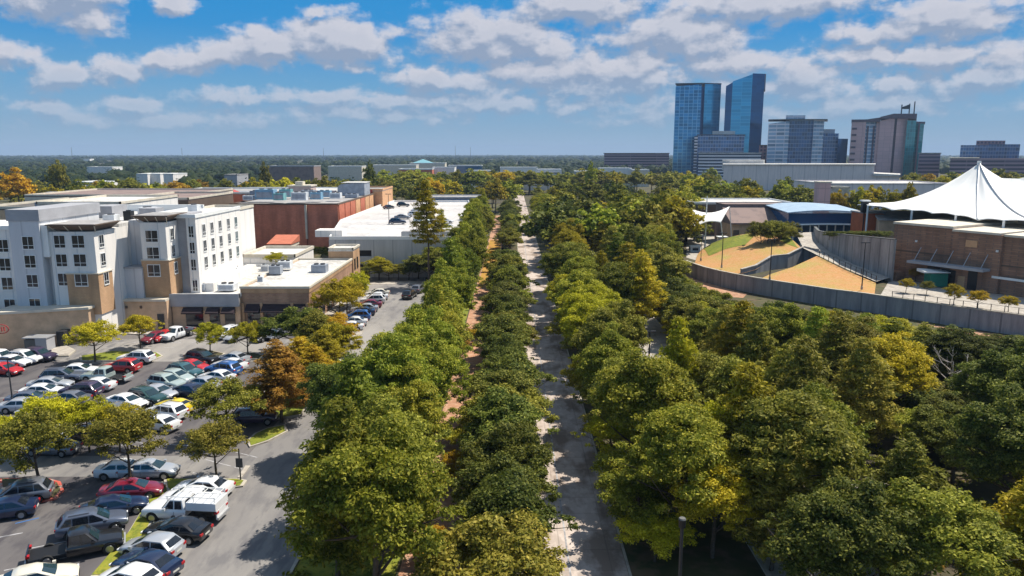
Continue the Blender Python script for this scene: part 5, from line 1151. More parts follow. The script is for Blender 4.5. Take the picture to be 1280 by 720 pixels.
def car_proto(kind):
    spec = dict(sedan=(4.7, .91, 1.46, .34), hatch=(4.25, .88, 1.50, .33), suv=(4.6, .95, 1.70, .37), minivan=(5.0, .97, 1.76, .36), pickup=(5.7, .98, 1.85, .41), utility=(5.9, .98, 1.88, .40), coupe=(4.55, .9, 1.34, .34))
    L_, w, H_, r = spec[kind]; f = L_/2; zb = .24 if kind in ('sedan', 'hatch', 'coupe') else .34
    t = thing('car' if kind in ('sedan', 'hatch', 'suv', 'coupe', 'minivan') else 'pickup_truck', 'x', 'car', (0, 0, 0))
    if kind in ('sedan', 'coupe'):
        zs = .80; st = [(-f, w*.80, zb+.16, .72, .80, .1), (-f+.10, w*.93, zb+.04, .90, 1.03, .05), (-f+.55, w*.98, zb, .92, 1.05, 0), (-.9, w, zb, .92, 1.0, 0), (.7, w, zb, .88, .98, 0), (1.2, w*.99, zb, .86, .96, 0), (f-.55, w*.96, zb, .78, .88, .03), (f-.18, w*.88, zb+.02, .68, .77, .07), (f, w*.70, zb+.12, .56, .62, .12)]
        xb0, xb1, xt0, xt1, cb = -f+.34, 1.34, -1.05, .22, .94
        if kind == 'coupe': xb0, xt0, xt1 = -f+.25, -.75, .15
    elif kind == 'hatch':
        st = [(-f, w*.86, zb+.12, .80, .90, .1), (-f+.12, w*.95, zb+.02, .92, 1.00, .0), (-f+.6, w*.99, zb, .92, 1.00, 0), (.6, w, zb, .88, .97, 0), (1.05, w*.99, zb, .86, .94, 0), (f-.55, w*.95, zb, .76, .84, .03), (f-.15, w*.84, zb+.04, .64, .70, .08), (f, w*.66, zb+.14, .52, .58, .12)]
        xb0, xb1, xt0, xt1, cb = -f+.05, 1.22, -f+.70, .12, .95
    elif kind in ('suv', 'minivan'):
        st = [(-f, w*.88, zb+.10, 1.00, 1.06, .08), (-f+.10, w*.96, zb, 1.05, 1.12, .0), (-f+.6, w, zb, 1.05, 1.12, 0), (.6, w, zb, 1.02, 1.10, 0), (1.1, w*.99, zb, 1.0, 1.08, 0), (f-.5, w*.96, zb, .92, 1.02, .02), (f-.12, w*.88, zb+.03, .82, .90, .06), (f, w*.74, zb+.12, .62, .68, .1)]
        xb0, xb1, xt0, xt1, cb = -f+.04, 1.22, -f+.58, .22, 1.04
        if kind == 'minivan': xb1, xt1 = 1.55, .75
    else:
        st = [(-.55, w*.97, zb, 1.06, 1.10, 0), (-.4, w*.99, zb, 1.08, 1.16, 0), (.9, w, zb, 1.06, 1.16, 0), (1.3, w*.99, zb, 1.04, 1.15, 0), (f-.4, w*.97, zb, .98, 1.10, .01), (f-.1, w*.92, zb+.05, .92, 1.0, .04), (f, w*.84, zb+.14, .80, .84, .06)]
        xb0, xb1, xt0, xt1, cb = -.58, 1.42, -.42, .78, 1.10
    wt = w*.74 if kind in ('sedan', 'coupe') else w*.80; wb = w*.93
    m = loft_body(st)
    body = m.build('body', PAINT['white'], t, True)
    # real wheel arches: cut the lower body
    bm_ = MB()
    xf_, xr_ = f-.88, -f+(.92 if kind not in ('pickup', 'utility') else 1.15)
    for x in (xf_, xr_): bm_.tube((x, -1.3, r), (x, 1.3, r), r+.07, n=22)
    def cut(ob):
        c = bpy.data.objects.new('cutter', bm_.mesh('cutter', None)); COL.objects.link(c)
        md = ob.modifiers.new('arch', 'BOOLEAN'); md.object = c; md.operation = 'DIFFERENCE'; md.solver = 'EXACT'
        bpy.context.view_layer.update()
        me = bpy.data.meshes.new_from_object(ob.evaluated_get(bpy.context.evaluated_depsgraph_get()))
        ob.modifiers.clear(); ob.data = me; bpy.data.objects.remove(c)
        me.materials.clear(); me.materials.append(PAINT['white'])
    cut(body)
    cb_ = cabin_mesh(xb0, xb1, xt0, xt1, cb-.06, H_, wb, wt).build('roof', PAINT['white'], t, True)
    # glass: panels a few mm proud of the shell
    zt = H_-.09; o = .012
    def side(x, z):      # side plane half width at height z
        fz = (z-(cb-.06))/(zt-(cb-.06)+.02); return wb+(wt-wb)*fz+o
    def fx(z): q = (z-(cb-.06))/(zt-(cb-.06)+.02); return xb1+(xt1-xb1)*q
    def rx(z): q = (z-(cb-.06))/(zt-(cb-.06)+.02); return xb0+(xt0-xb0)*q
    z0, z1 = cb+.05, zt-.05
    g = MB(); g.poly([(fx(z0)+o+.02, -wb+.16, z0), (fx(z0)+.07, 0, z0), (fx(z1)+.07, 0, z1), (fx(z1)+o+.02, -wt+.16, z1)][::1], .02); g.poly([(fx(z0)+.07, 0, z0), (fx(z0)+o+.02, wb-.16, z0), (fx(z1)+o+.02, wt-.16, z1), (fx(z1)+.07, 0, z1)], .02)
    g.build('windscreen', M['screen_glass'], t)
    g = MB(); g.poly([(rx(z1)-o-.02, -wt+.18, z1), (rx(z1)-.04, 0, z1), (rx(z0+.05)-.04, 0, z0+.05), (rx(z0+.05)-o-.02, -wb+.18, z0+.05)], .02); g.poly([(rx(z1)-.04, 0, z1), (rx(z1)-o-.02, wt-.18, z1), (rx(z0+.05)-o-.02, wb-.18, z0+.05), (rx(z0+.05)-.04, 0, z0+.05)], .02)
    g.build('rear_window', M['glass_dark'], t)
    B = (fx(z0)+rx(z0))/2-.05
    cuts = [(rx(z0)+.28, rx(z1)+.22, B-.05, B-.05), (B+.05, B+.05, fx(z0)-.28, fx(z1)-.16)]
    if kind in ('suv', 'minivan'):
        c1 = rx(z0)+.95; cuts = [(rx(z0)+.25, rx(z1)+.2, c1-.04, c1-.04), (c1+.05, c1+.05, c1+1.0, c1+1.0), (c1+1.1, c1+1.1, fx(z0)-.28, fx(z1)-.16)]
    for s in (-1, 1):
        for (a0, a1, b0, b1) in cuts:
            pts = [(a0, s*side(a0, z0), z0), (b0, s*side(b0, z0), z0), (b1, s*side(b1, z1), z1), (a1, s*side(a1, z1), z1)]
            if s > 0: pts = pts[::-1]
            MB().poly(pts, .02).build('side_window', M['glass_dark'], t)
        y = s*w*.62; xe = f-.10
        zl = st[-2][3]-.09
        MB().box(f-.26, f-.03, min(s*w*.50, s*w*.84), max(s*w*.50, s*w*.84), zl-.08, zl+.05).build('headlight', M['lamp_white'], t)
        zr = st[1][3]-.12 if kind not in ('pickup', 'utility') else .95
        x_ = -f+.0
        MB().box(x_-.015, x_+.2, min(s*w*.56, s*w*.90), max(s*w*.56, s*w*.90), zr-.09, zr+.07).build('tail_light', M['lamp_red'], t)
        mm = MB().box(xb1-.50, xb1-.30, min(s*(w+.0), s*(w+.20)), max(s*(w+.0), s*(w+.20)), cb-.02, cb+.14); mm.build('mirror', PAINT['white'], t)
        for x in (xf_, xr_): wheel(t, x, s*(w+.005), r)
        MB().box(B-.02+.0, B+.0, s*w-.004 if s > 0 else s*w-.006, s*w+.006 if s > 0 else s*w+.004, zb+.22, cb-.12).build('door_seam', M['black'], t)
    MB().box(f-.07, f+.012, -w*.42, w*.42, zb+.10, zb+.30).build('grille', M['black'], t)
    if kind not in ('pickup', 'utility'): MB().box(-f-.012, -f+.06, -.27, .27, zb+.3, zb+.42).build('number_plate', M['plate'], t)
    if kind in ('suv',):
        for s in (-1, 1): MB().tube((xt0+.3, s*(wt-.13), H_+.05), (xt1-.35, s*(wt-.13), H_+.05), .025, n=6).build('roof_rail', M['dark_metal'], t)
    if kind in ('pickup', 'utility'):
        x0 = -f; x1 = -.57; m = MB()
        m.box(x0, x1, -w*.98, -w*.98+.1, zb+.1, 1.12); m.box(x0, x1, w*.98-.1, w*.98, zb+.1, 1.12); m.box(x0, x0+.08, -w*.98+.1, w*.98-.1, zb+.1, 1.10); m.box(x1-.06, x1, -w*.98+.1, w*.98-.1, zb+.1, 1.12); m.box(x0+.08, x1-.06, -w*.98+.1, w*.98-.1, zb+.12, .66)
        bed = m.build('bed', PAINT['white'], t); cut(bed)
        MB().box(x0+.09, x1-.07, -w*.98+.11, w*.98-.11, .662, .68).build('bed_liner', M['black'], t)
        MB().box(x0-.12, x0-.005, -w*.9, w*.9, zb+.06, zb+.26).build('bumper', M['metal'], t)
        MB().box(f-.05, f+.1, -w*.9, w*.9, zb+.06, zb+.22).build('bumper', M['metal'], t)
        if kind == 'utility':
            MB().box(x0+.02, x1-.08, -w*.99, w*.99, 1.13, 1.72).build('cargo_cap', PAINT['white'], t)
            MB().box(x0+.4, x1-.5, -w*.99-.012, -w*.99-.002, 1.22, 1.6).build('cap_shutter', M['metal'], t)
            for s in (-1, 1): 
                mm = MB(); mm.tube((x0+.1, s*w*.85, 2.12), (.9, s*w*.85, 2.12), .035, n=6)
                for x in (x0+.15, -1.2, .8): mm.tube((x, s*w*.85, 1.7), (x, s*w*.85, 2.12), .03, n=6)
                mm.build('rack_rail', M['white_paint'], t)
            mm = MB(); 
            for k in range(6): mm.tube((x0+.2+k*.6, -w*.85, 2.12), (x0+.2+k*.6, w*.85, 2.12), .025, n=6)
            mm.build('ladder_rungs', M['white_paint'], t)
    return t
PROTO = {}
def car(px_, py_, kind, col, deg, label, group='cars parked in the car park', z=0.0, pos=None):
    """px_, py_: where the middle of the car (0.7 m up) shows; deg: heading of its nose"""
    p = P(px_, py_, z+.7) if pos is None else Vector(pos)
    pm = {'body': PAINT[col], 'roof': PAINT[col], 'mirror': PAINT[col], 'bed': PAINT[col], 'cargo_cap': PAINT[col]}
    if kind not in PROTO: PROTO[kind] = car_proto(kind); o = PROTO[kind]; first = True
    else: first = False; o = copy_tree(PROTO[kind], None, pm)
    if first: recolour(o, pm)
    o.location = (p.x, p.y, z+.01); o.rotation_euler = (0, 0, RA(deg))
    o['label'] = label; o['category'] = {'pickup': 'pickup truck', 'utility': 'pickup truck', 'minivan': 'van'}.get(kind, 'car'); o['group'] = group
    return o
LR, RR = 27, 155        # nose headings: left stalls / right stalls of the long island
car(96, 682, 'pickup', 'black', LR, 'black pickup truck nose to the long grass island at lower left')
car(116, 653, 'suv', 'slate', LR, 'grey wagon parked just beyond the black pickup truck')
car(143, 632, 'sedan', 'navy', LR, 'dark navy sedan between the grey wagon and the shaded red sedan')
car(165, 611, 'sedan', 'maroon', 12, 'dark red sedan in tree shade at the far end of the island')
car(45, 722, 'sedan', 'cream', LR, 'cream sedan cut by the bottom edge, nearest of the left row')
car(183, 704, 'sedan', 'navy', RR+8, 'dark navy sedan directly in front of the silver hatchback')
car(189, 682, 'hatch', 'silver', RR+14, 'silver hatchback on the right side of the long grass island')
car(221, 661, 'sedan', 'black', RR+16, 'black sedan beside the white utility pickup with ladder rack')
car(231, 637, 'utility', 'white', RR+20, 'white utility pickup truck with cargo cap and ladder rack')
car(236, 621, 'sedan', 'white', RR+18, 'white sedan directly behind the white utility pickup')
car(254, 608, 'sedan', 'white', RR+18, 'white sedan at the end of the row under the small tree')
car(160, 722, 'hatch', 'white', RR+8, 'white hatchback at the bottom edge beside the long island')
car(24, 617, 'suv', 'grey', 200, 'grey wagon beside the red kerbed tree island')
car(2, 636, 'sedan', 'navy', 200, 'dark blue sedan cut by the left edge below the grey wagon')
car(187, 586, 'sedan', 'silver', 4, 'silver sedan half hidden under the big dark lot tree')
car(157, 586, 'sedan', 'white', 4, 'white sedan under the left side of the big dark lot tree')
car(112, 541, 'suv', 'black', 170, 'black SUV between the two yellow green lot trees')
car(60, 541, 'sedan', 'white', 170, 'white sedan left of the black SUV under lot trees')
car(66, 558, 'sedan', 'grey', 175, 'grey sedan deep in shade under the left lot tree')
car(318, 521, 'suv', 'purple', 8, 'dark SUV on the stalls left of the rust coloured tree', )
rowB_L = [(253, 447, 'suv', 'black'), (241, 457, 'sedan', 'red'), (231, 464, 'suv', 'teal'), (221, 470, 'hatch', 'mint'), (209, 478, 'suv', 'mint'), (198, 489, 'sedan', 'silver'), (184, 496, 'suv', 'dgreen'), (159, 501, 'sedan', 'white'), (150, 513, 'sedan', 'grey')]
rowB_R = [(291, 447, 'sedan', 'silver'), (287, 455, 'sedan', 'white'), (279, 461, 'suv', 'blue'), (271, 470, 'sedan', 'white'), (252, 478, 'sedan', 'silver'), (234, 487, 'sedan', 'navy'), (219, 506, 'coupe', 'yellow'), (207, 515, 'suv', 'white'), (197, 528, 'sedan', 'white')]
rowA_L = [(99, 462, 'sedan', 'white'), (78, 470, 'suv', 'slate'), (63, 479, 'sedan', 'silver'), (54, 488, 'sedan', 'white'), (38, 497, 'sedan', 'slate'), (30, 506, 'sedan', 'silver')]
rowA_R = [(170, 447, 'suv', 'white'), (152, 458, 'suv', 'red'), (133, 470, 'pickup', 'mint'), (118, 480, 'sedan', 'white'), (101, 488, 'suv', 'purple'), (85, 497, 'sedan', 'grey'), (47, 512, 'hatch', 'white'), (37, 524, 'sedan', 'white'), (30, 535, 'sedan', 'silver')]
ordn = ['first', 'second', 'third', 'fourth', 'fifth', 'sixth', 'seventh', 'eighth', 'ninth', 'tenth']
cname = dict(mint='pale green', dgreen='dark green', slate='slate grey', purple='dark purple')
kname = dict(suv='SUV', hatch='hatchback', pickup='pickup truck', coupe='coupe', sedan='sedan')
for row, nm, ang in ((rowB_L, 'left side of right double row', -20), (rowB_R, 'right side of right double row', 161), (rowA_L, 'left side of left double row', 8), (rowA_R, 'right side of left double row', 174)):
    for i, (x, y, k, c) in enumerate(row):
        car(x, y, k, c, ang, '%s %s, %s from the hotel on %s' % (cname.get(c, c), kname[k], ordn[i], nm), 'cars in the double rows before the hotel')
# in front of the shops
for x, y, k, c, lb in [(222, 417, 'pickup', 'white', 'white pickup truck parked before the hotel shop row'), (206, 419, 'sedan', 'red', 'red sedan left of the white pickup before the shops'), (194, 421, 'sedan', 'maroon', 'dark red sedan half behind the lot tree before the shops'),
                       (284, 416, 'suv', 'white', 'white SUV before the shops between two lot trees'), (297, 419, 'sedan', 'silver', 'silver sedan right of the white SUV before the shops'), (330, 419, 'sedan', 'black', 'black sedan before the brick shop awnings'), (345, 417, 'hatch', 'grey', 'grey hatchback before the brick shop near the golden trees')]:
    car(x, y, k, c, -108, lb, 'cars parked along the shop front')
for x, y, k, c, lb in [(32, 447, 'suv', 'white', 'white SUV parked by the oval sign shop, right of the white sedan'), (16, 451, 'sedan', 'white', 'white sedan behind the bright red car at the left edge'), (5, 461, 'sedan', 'red', 'bright red car cut by the left edge near the oval sign shop'), (49, 444, 'suv', 'purple', 'dark purple SUV beside the grey utility boxes'), (-2, 447, 'minivan', 'white', 'white van cut by the left edge before the oval sign shop')]:
    car(x, y, k, c, -12, lb, 'cars near the oval sign shop')
# side row by the brick shop
side = [(436, 407.5, 'sedan', 'white'), (441, 401.5, 'sedan', 'white'), (446, 395, 'suv', 'blue'), (452, 389, 'sedan', 'navy'), (456, 384.5, 'sedan', 'silver'), (461, 379.5, 'sedan', 'maroon'), (466, 374.5, 'suv', 'white'), (470, 370, 'sedan', 'white'), (472, 365.5, 'sedan', 'cream')]
for i, (x, y, k, c) in enumerate(side):
    car(x, y, k, c, 186, '%s %s, %s from the near end beside the brick shop lane' % (cname.get(c, c), kname[k], ordn[i]), 'cars in the row beside the brick shop')
car(512, 368, 'suv', 'black', 80, 'black SUV at the lane end under the pine trees', 'cars at the lane end'); car(524, 361, 'suv', 'grey', 75, 'grey SUV behind the black SUV at the lane end', 'cars at the lane end')
# on the garage deck
gd = [(497, 277, 'suv', 'navy', 8, 'dark blue SUV on the garage deck near the lamp pole'), (503, 271, 'sedan', 'grey', 8, 'grey sedan behind the dark blue SUV on the garage deck'), (486, 258.5, 'sedan', 'black', 60, 'black sedan at the far left of the garage deck'), (504, 256, 'suv', 'black', 5, 'black SUV at the far middle of the garage deck'),
      (519, 268, 'suv', 'white', 10, 'white SUV left of the tall pine on the garage deck'), (523, 263, 'sedan', 'silver', 10, 'silver sedan behind the white SUV on the garage deck'), (527, 275, 'sedan', 'mint', 10, 'pale green sedan nearest the pine trunk on the garage deck'),
      (545, 283, 'suv', 'white', 6, 'white SUV at the right corner of the garage deck'), (562, 285, 'suv', 'white', 6, 'rightmost white SUV on the garage deck beside the trees'), (553, 290, 'suv', 'navy', 6, 'navy SUV at the front right corner of the garage deck'), (540, 274, 'sedan', 'white', 8, 'white sedan right of the pine on the garage deck'), (556, 276, 'sedan', 'white', 8, 'rear white sedan at the right of the garage deck')]
for x, y, k, c, a, lb in gd: car(x, y, k, c, a, lb, 'cars on the garage deck', z=8.38)
car(1056, 690, 'sedan', 'silver', 70, 'silver car glimpsed through the near trees at lower right', 'cars among the right woods'); car(881, 523, 'sedan', 'silver', 95, 'silver car on the promenade seen through a tree gap', 'cars among the right woods')
# ================================================================== TREES
rng = np.random.default_rng(11)
def quads_to_mesh(name, V, mat, smooth_n=None):
    """V: (n,4,3) array of leaf quads"""
    n = len(V); me = bpy.data.meshes.new(name)
    me.vertices.add(n*4); me.vertices.foreach_set('co', V.reshape(-1).astype(np.float32))
    me.loops.add(n*4); me.loops.foreach_set('vertex_index', np.arange(n*4, dtype=np.int32))
    me.polygons.add(n); me.polygons.foreach_set('loop_start', np.arange(0, n*4, 4, dtype=np.int32)); me.polygons.foreach_set('loop_total', np.full(n, 4, dtype=np.int32))
    me.update(calc_edges=True); me.materials.append(mat); return me
def leaves(centers, radii, per, size, aspect=.55, squash=.75, droop=0.2):
    """leaf-sized quads spread over the shell of each clump"""
    out = []
    for c, r, n in zip(centers, radii, per):
        d = rng.normal(size=(n, 3)); d /= np.linalg.norm(d, axis=1)[:, None]
        d[:, 2] = np.where(d[:, 2] < -.35, -d[:, 2]*.6, d[:, 2])
        rr = r*(rng.random(n)**.38)*(1+.25*rng.normal(size=n)*.5)
        p = c+d*rr[:, None]*np.array([1, 1, squash])
        nrm = d*.75+rng.normal(size=(n, 3))*.55+np.array([0, 0, .45]); nrm /= np.linalg.norm(nrm, axis=1)[:, None]
        t = np.cross(nrm, rng.normal(size=(n, 3))); t /= np.linalg.norm(t, axis=1)[:, None]+1e-9
        b = np.cross(nrm, t)
        s = size*(.6+.8*rng.random(n))
        t = t*s[:, None]*.5; b = b*(s*aspect)[:, None]*.5
        q = np.stack([p-t, p+b*1.0, p+t, p-b*1.0], axis=1)      # pointed leaf spray
        out.append(q)
    return np.concatenate(out)
def crown_broad(R, zb, zt, nc, per, size, seed, flat=1.0, cr=.26, taper=(1.02, .1)):
    """clumps spread through an uneven crown; returns clump centres and leaf quads"""
    r_ = np.random.default_rng(seed); h = (zt-zb)/2; zc = (zt+zb)/2
    cs = []; ph = r_.random(4)*6.28
    while len(cs) < nc:
        d = r_.normal(size=3); d /= np.linalg.norm(d)
        if d[2] < -.55: continue
        a = math.atan2(d[1], d[0])
        lob = 1+.16*math.sin(2*a+ph[0])+.12*math.sin(3*a+ph[1])+.10*math.sin(5*a+ph[2])*math.cos(3*d[2]+ph[3])
        rad = (r_.random()**.33)*.86*lob
        p = np.array([d[0]*R*rad, d[1]*R*rad, zc+d[2]*h*rad*flat])
        tt = (p[2]-zb)/(zt-zb); p[:2] *= taper[0]-taper[1]*max(0, tt)
        cs.append(p)
    rr = [R*cr*(.55+.85*r_.random()) for _ in cs]
    for _ in range(nc//6):      # stray boughs that break the outline
        d = r_.normal(size=3); d /= np.linalg.norm(d); d[2] = abs(d[2])*.9-.2; q = r_.uniform(.82, .98)
        cs.append(np.array([d[0]*R*q*(taper[0]-taper[1]*max(0, d[2])), d[1]*R*q*(taper[0]-taper[1]*max(0, d[2])), zc+d[2]*h*q])); rr.append(R*cr*r_.uniform(.35, .7))
    n = [max(8, int(per*(q/(R*cr))**2)) for q in rr]
    return cs, leaves(cs, rr, n, size)
def trunk_mesh(cs, zb, h, r, nl, lean=0.0, mat=None):
    m = MB(); p = Vector((0, 0, -.1)); hh = zb+(h-zb)*.45; seg = 5; pts = [p]
    for k in range(1, seg+1): pts.append(Vector((lean*k/seg+random.uniform(-.1, .1)*h*.05, random.uniform(-.1, .1)*h*.05, hh*k/seg)))
    for k in range(seg): m.tube(pts[k], pts[k+1], r*(1-.13*k), r*(1-.13*(k+1)), n=7, cap=(k in (0, seg-1)))
    idx = sorted(range(len(cs)), key=lambda i: -np.linalg.norm(cs[i][:2]))[:nl*2][::2]
    for i in idx:
        c = Vector(cs[i]); s = pts[2+random.randrange(seg-2)]; mid = s.lerp(c, .5)+Vector((0, 0, -.08*c.z*.3))
        m.tube(s, mid, r*.42, r*.26, n=5, cap=False); m.tube(mid, c, r*.26, r*.07, n=5, cap=False)
    return m.mesh('trunk', mat or M['bark'], True)
def crown_pine(H_, R, zb, per, size, seed):
    r_ = np.random.default_rng(seed); cs = []; rr = []
    z = zb
    while z < H_-.3:
        f = (z-zb)/(H_-zb); w = R*(1-f**1.7)*(.55+.45*min(1, f*4+.35))
        nb = max(3, int(3+w*1.5)); off = r_.random()*6.28
        for k in range(nb):
            a = off+6.283*k/nb+r_.normal()*.25; L_ = w*(.65+.45*r_.random())
            for q in (.5, .95) if L_ > 1.1 else (.8,):
                cs.append(np.array([math.cos(a)*L_*q, math.sin(a)*L_*q, z+.25*L_*q*.5+r_.normal()*.12])); rr.append((.55+.35*r_.random())*(.6+.13*R))
        z += .72+.25*r_.random()
    cs.append(np.array([0, 0, H_-.2])); rr.append(.4)
    n = [max(6, int(per*(q/.8)**2)) for q in rr]
    return cs, leaves(cs, rr, n, size, aspect=.30, squash=.7)
def crown_feather(H_, R, zb, per, size, seed):
    return crown_pine(H_, R, zb, per, size, seed)
TP = {}
def proto_tree(key, make):
    cs, Q, zb, h, r, nl, kind = make
    tm = trunk_mesh(cs, zb, h, r, nl); cm = quads_to_mesh('crown', Q, M['leaf_green']); TP[key] = (tm, cm, h)
for i in range(4):
    cs, Q = crown_broad(4.6, 3.2, 11.6, 170, 330, .225, 100+i, cr=.175, taper=[(1.12, .42), (1.05, .2), (1.15, .55), (1.1, .3)][i]); proto_tree('oak%d' % i, (cs, Q, 3.4, 11.6, .24, 9, 'oak'))
for i in range(3):
    cs, Q = crown_broad(3.4, 1.5, 6.7, 120, 260, .20, 140+i, cr=.175, taper=[(1.1, .45), (1.1, .3), (1.05, .6)][i]); proto_tree('live%d' % i, (cs, Q, 1.9, 6.7, .18, 8, 'oak'))
for i in range(4):
    cs, Q = crown_broad(3.2, 1.35, 5.9, 95, 150, .19, 180+i, cr=.18, taper=[(1.1, .4), (1.1, .25), (1.05, .5), (1.1, .35)][i]); proto_tree('lot%d' % i, (cs, Q, 2.0, 5.9, .13, 8, 'oak'))
for i in range(4):
    cs, Q = crown_pine(13.5, 3.5, 2.6, 120, .40, 220+i); proto_tree('pine%d' % i, (cs, Q, 3.2, 20, .17, 0, 'pine'))
for i in range(2):
    cs, Q = crown_pine(20, 3.6, 8.5, 100, .44, 260+i); proto_tree('tallpine%d' % i, (cs, Q, 16, 26, .24, 0, 'pine'))
for i in range(4):
    cs, Q = crown_broad(4.6, 2.0, 11, 90, 40, .70, 300+i, cr=.21); proto_tree('far%d' % i, (cs, Q, 2.0, 11, .25, 0, 'oak'))
used = set()
TREES = []
KN = {'oak': 'oak_tree', 'live': 'live_oak', 'lot': 'small_tree', 'pine': 'pine_tree', 'tallpine': 'pine_tree', 'far': 'broadleaf_tree'}
def tree(kind, x, y, h, label, mat, group=None, z=0, wide=1.0, cat='tree', name=None):
    nv = 2 if kind == 'tallpine' else 3 if kind == 'live' else 4
    key = kind+str(random.randrange(nv)); tm, cm, H0 = TP[key]
    if kind == 'tallpine': H0 = 20
    if kind == 'pine': H0 = 13.5
    s = h/H0
    t = bpy.data.objects.new(name or KN[kind], None); COL.objects.link(t); t.location = (x, y, z); t.rotation_euler = (random.uniform(-.06, .06), random.uniform(-.06, .06), random.uniform(0, 6.28)); an = random.uniform(.9, 1.1); t.scale = (s*wide*an, s*wide/an, s); t.empty_display_size = .3
    if cat == 'tree': cat = {'oak': 'oak tree', 'live': 'oak tree', 'pine': 'pine tree', 'tallpine': 'pine tree'}.get(kind, 'tree')
    settag(t, label, cat, group)
    a = bpy.data.objects.new('trunk', tm); COL.objects.link(a); a.parent = t
    b = bpy.data.objects.new('crown', cm); COL.objects.link(b); b.parent = t
    b.material_slots[0].link = 'OBJECT'; b.material_slots[0].material = M[mat]
    TREES.append((x, y)); return t
U = random.uniform
def choose(ws): return random.choices([w[0] for w in ws], [w[1] for w in ws])[0]
nth = ordn+['eleventh', 'twelfth', 'thirteenth', 'fourteenth', 'fifteenth', 'sixteenth', 'seventeenth', 'eighteenth', 'nineteenth', 'twentieth']+['twenty-'+q for q in ordn[:9]]+['thirtieth']+['thirty-'+q for q in ordn[:9]]+['fortieth']+['forty-'+q for q in ordn[:9]]+['fiftieth']+['fifty-'+q for q in ordn[:9]]
CN = dict(leaf_green='green', leaf_olive='olive green', leaf_dark='dark green', leaf_yellow='yellow green', leaf_gold='golden', leaf_rust='rust brown', leaf_far='dark', leaf_pine='bright green')
# car park trees (base px, top px y, kind, material)
for bx, by, ty, wd, mt, lb in [
    (119, 452, 400, 1.35, 'leaf_yellow', 'broad yellow green tree on the grass island before the tan hotel podium'), (176, 436, 392, 1.25, 'leaf_yellow', 'rounded golden green tree left of the white pickup at the shops'),
    (263, 443, 402, 1.15, 'leaf_yellow', 'round yellow green tree left of two matching trees before the shops'), (310, 445, 400, 1.15, 'leaf_yellow', 'round yellow green tree right of two matching trees before the shops'),
    (50, 610, 512, 1.15, 'leaf_olive', 'dark olive tree on the red kerbed island'), (163, 603, 508, 1.05, 'leaf_olive', 'dense dark olive tree over the maroon sedan'),
    (271, 600, 526, 1.15, 'leaf_olive', 'small open olive tree at the tip of the grass island'), (284, 545, 473, 1.35, 'leaf_olive', 'pale olive tree in the stalls left of the rust coloured tree'),
    (66, 570, 492, 1.1, 'leaf_yellow', 'yellow green lot tree nearest the left edge'), (112, 566, 496, 1.0, 'leaf_yellow', 'middle yellow green lot tree before the double rows'), (150, 565, 503, 1.1, 'leaf_yellow', 'right hand yellow green lot tree before the double rows'), (18, 572, 515, 1.0, 'leaf_yellow', 'yellow green lot tree cut by the left edge')]:
    p = P(bx, by); h = PY(bx, ty, p.y).z; tree('lot', p.x, p.y, h, lb, mt, 'trees planted in the car park', wide=wd*.9)
# golden clump beside the lane
for bx, by, ty, kd, mt, wd, lb in [(352, 528, 425, 'pine', 'leaf_rust', 1.75, 'tall rust brown cypress beside the lane kerb'), (392, 500, 432, 'pine', 'leaf_gold', 2.0, 'golden cypress right behind the rust brown one'), (408, 478, 412, 'pine', 'leaf_yellow', 1.9, 'tallest yellow green cypress by the lane bend'),
    (378, 480, 420, 'pine', 'leaf_gold', 1.9, 'golden cypress between the rust one and the brick shop'), (420, 462, 405, 'live', 'leaf_yellow', 1.1, 'yellow green tree at the tip of the lane island'), (372, 440, 384, 'live', 'leaf_dark', 1.3, 'dark green tree before the brick shop front corner'), (398, 445, 388, 'live', 'leaf_olive', 1.1, 'olive tree before the brick shop front corner'), (420, 440, 392, 'lot', 'leaf_gold', 1.2, 'small golden tree by the pavement corner'),
    (424, 408, 348, 'lot', 'leaf_yellow', 1.0, 'slender yellow tree at the brick shop corner'), (434, 396, 345, 'lot', 'leaf_yellow', .9, 'second slender yellow tree beside the brick shop'), (446, 384, 338, 'lot', 'leaf_yellow', .9, 'third slender yellow tree beside the brick shop'), (345, 500, 450, 'pine', 'leaf_rust', 1.4, 'shorter reddish brown cypress left of the tall rust one')]:
    p = P(bx, by); h = PY(bx, ty, p.y).z; tree(kd, p.x, p.y, h, lb, mt, 'trees beside the lane and brick shop', wide=wd, name='cypress_tree' if kd == 'pine' else None)
# left row: big trees between the lane and the dirt path
big = []
y = 39.0; k = 0
while y < 245:
    side_ = k % 2; x = -11.6 if side_ else -8.6
    x += U(-.7, .7)
    if 58 < y <= 84: x = (-10.3 if side_ else -7.9)+U(-.5, .5)
    if y > 84: x = -8.9+U(-.7, .7)
    if y > 150: x = U(-11, -8.5)
    kd = choose([('oak', .62), ('pine', .38)]) if y < 110 else choose([('oak', .5), ('pine', .5)])
    h = U(10.3, 12.6) if kd == 'oak' else U(12, 14.5)
    if y > 130: h += 2.0
    mt = choose([('leaf_green', .65), ('leaf_pine', .25), ('leaf_olive', .10)]) if kd == 'oak' else choose([('leaf_pine', .6), ('leaf_green', .4)])
    w = U(.85, 1.0)*(1 if kd == 'oak' else 1.15)*(.86 if y > 84 else 1)
    if y < 60 and not side_: x = -8.0
    tree(kd, x, y, h, '%s %s in the row between lane and dirt path, %s from the camera' % (CN[mt], 'oak' if kd == 'oak' else 'pine', nth[k]), mt, 'trees between the lane and the dirt path', wide=w)
    y += (U(3.9, 5.1) if y < 84 else U(5.2, 6.6)) if y < 140 else U(6, 8.5); k += 1
p = P(425, 588); tree('oak', -15.0, 63, 9.6, 'dark olive grey tree leaning over the lane, its shadow on the asphalt', 'leaf_dark', wide=1.05)
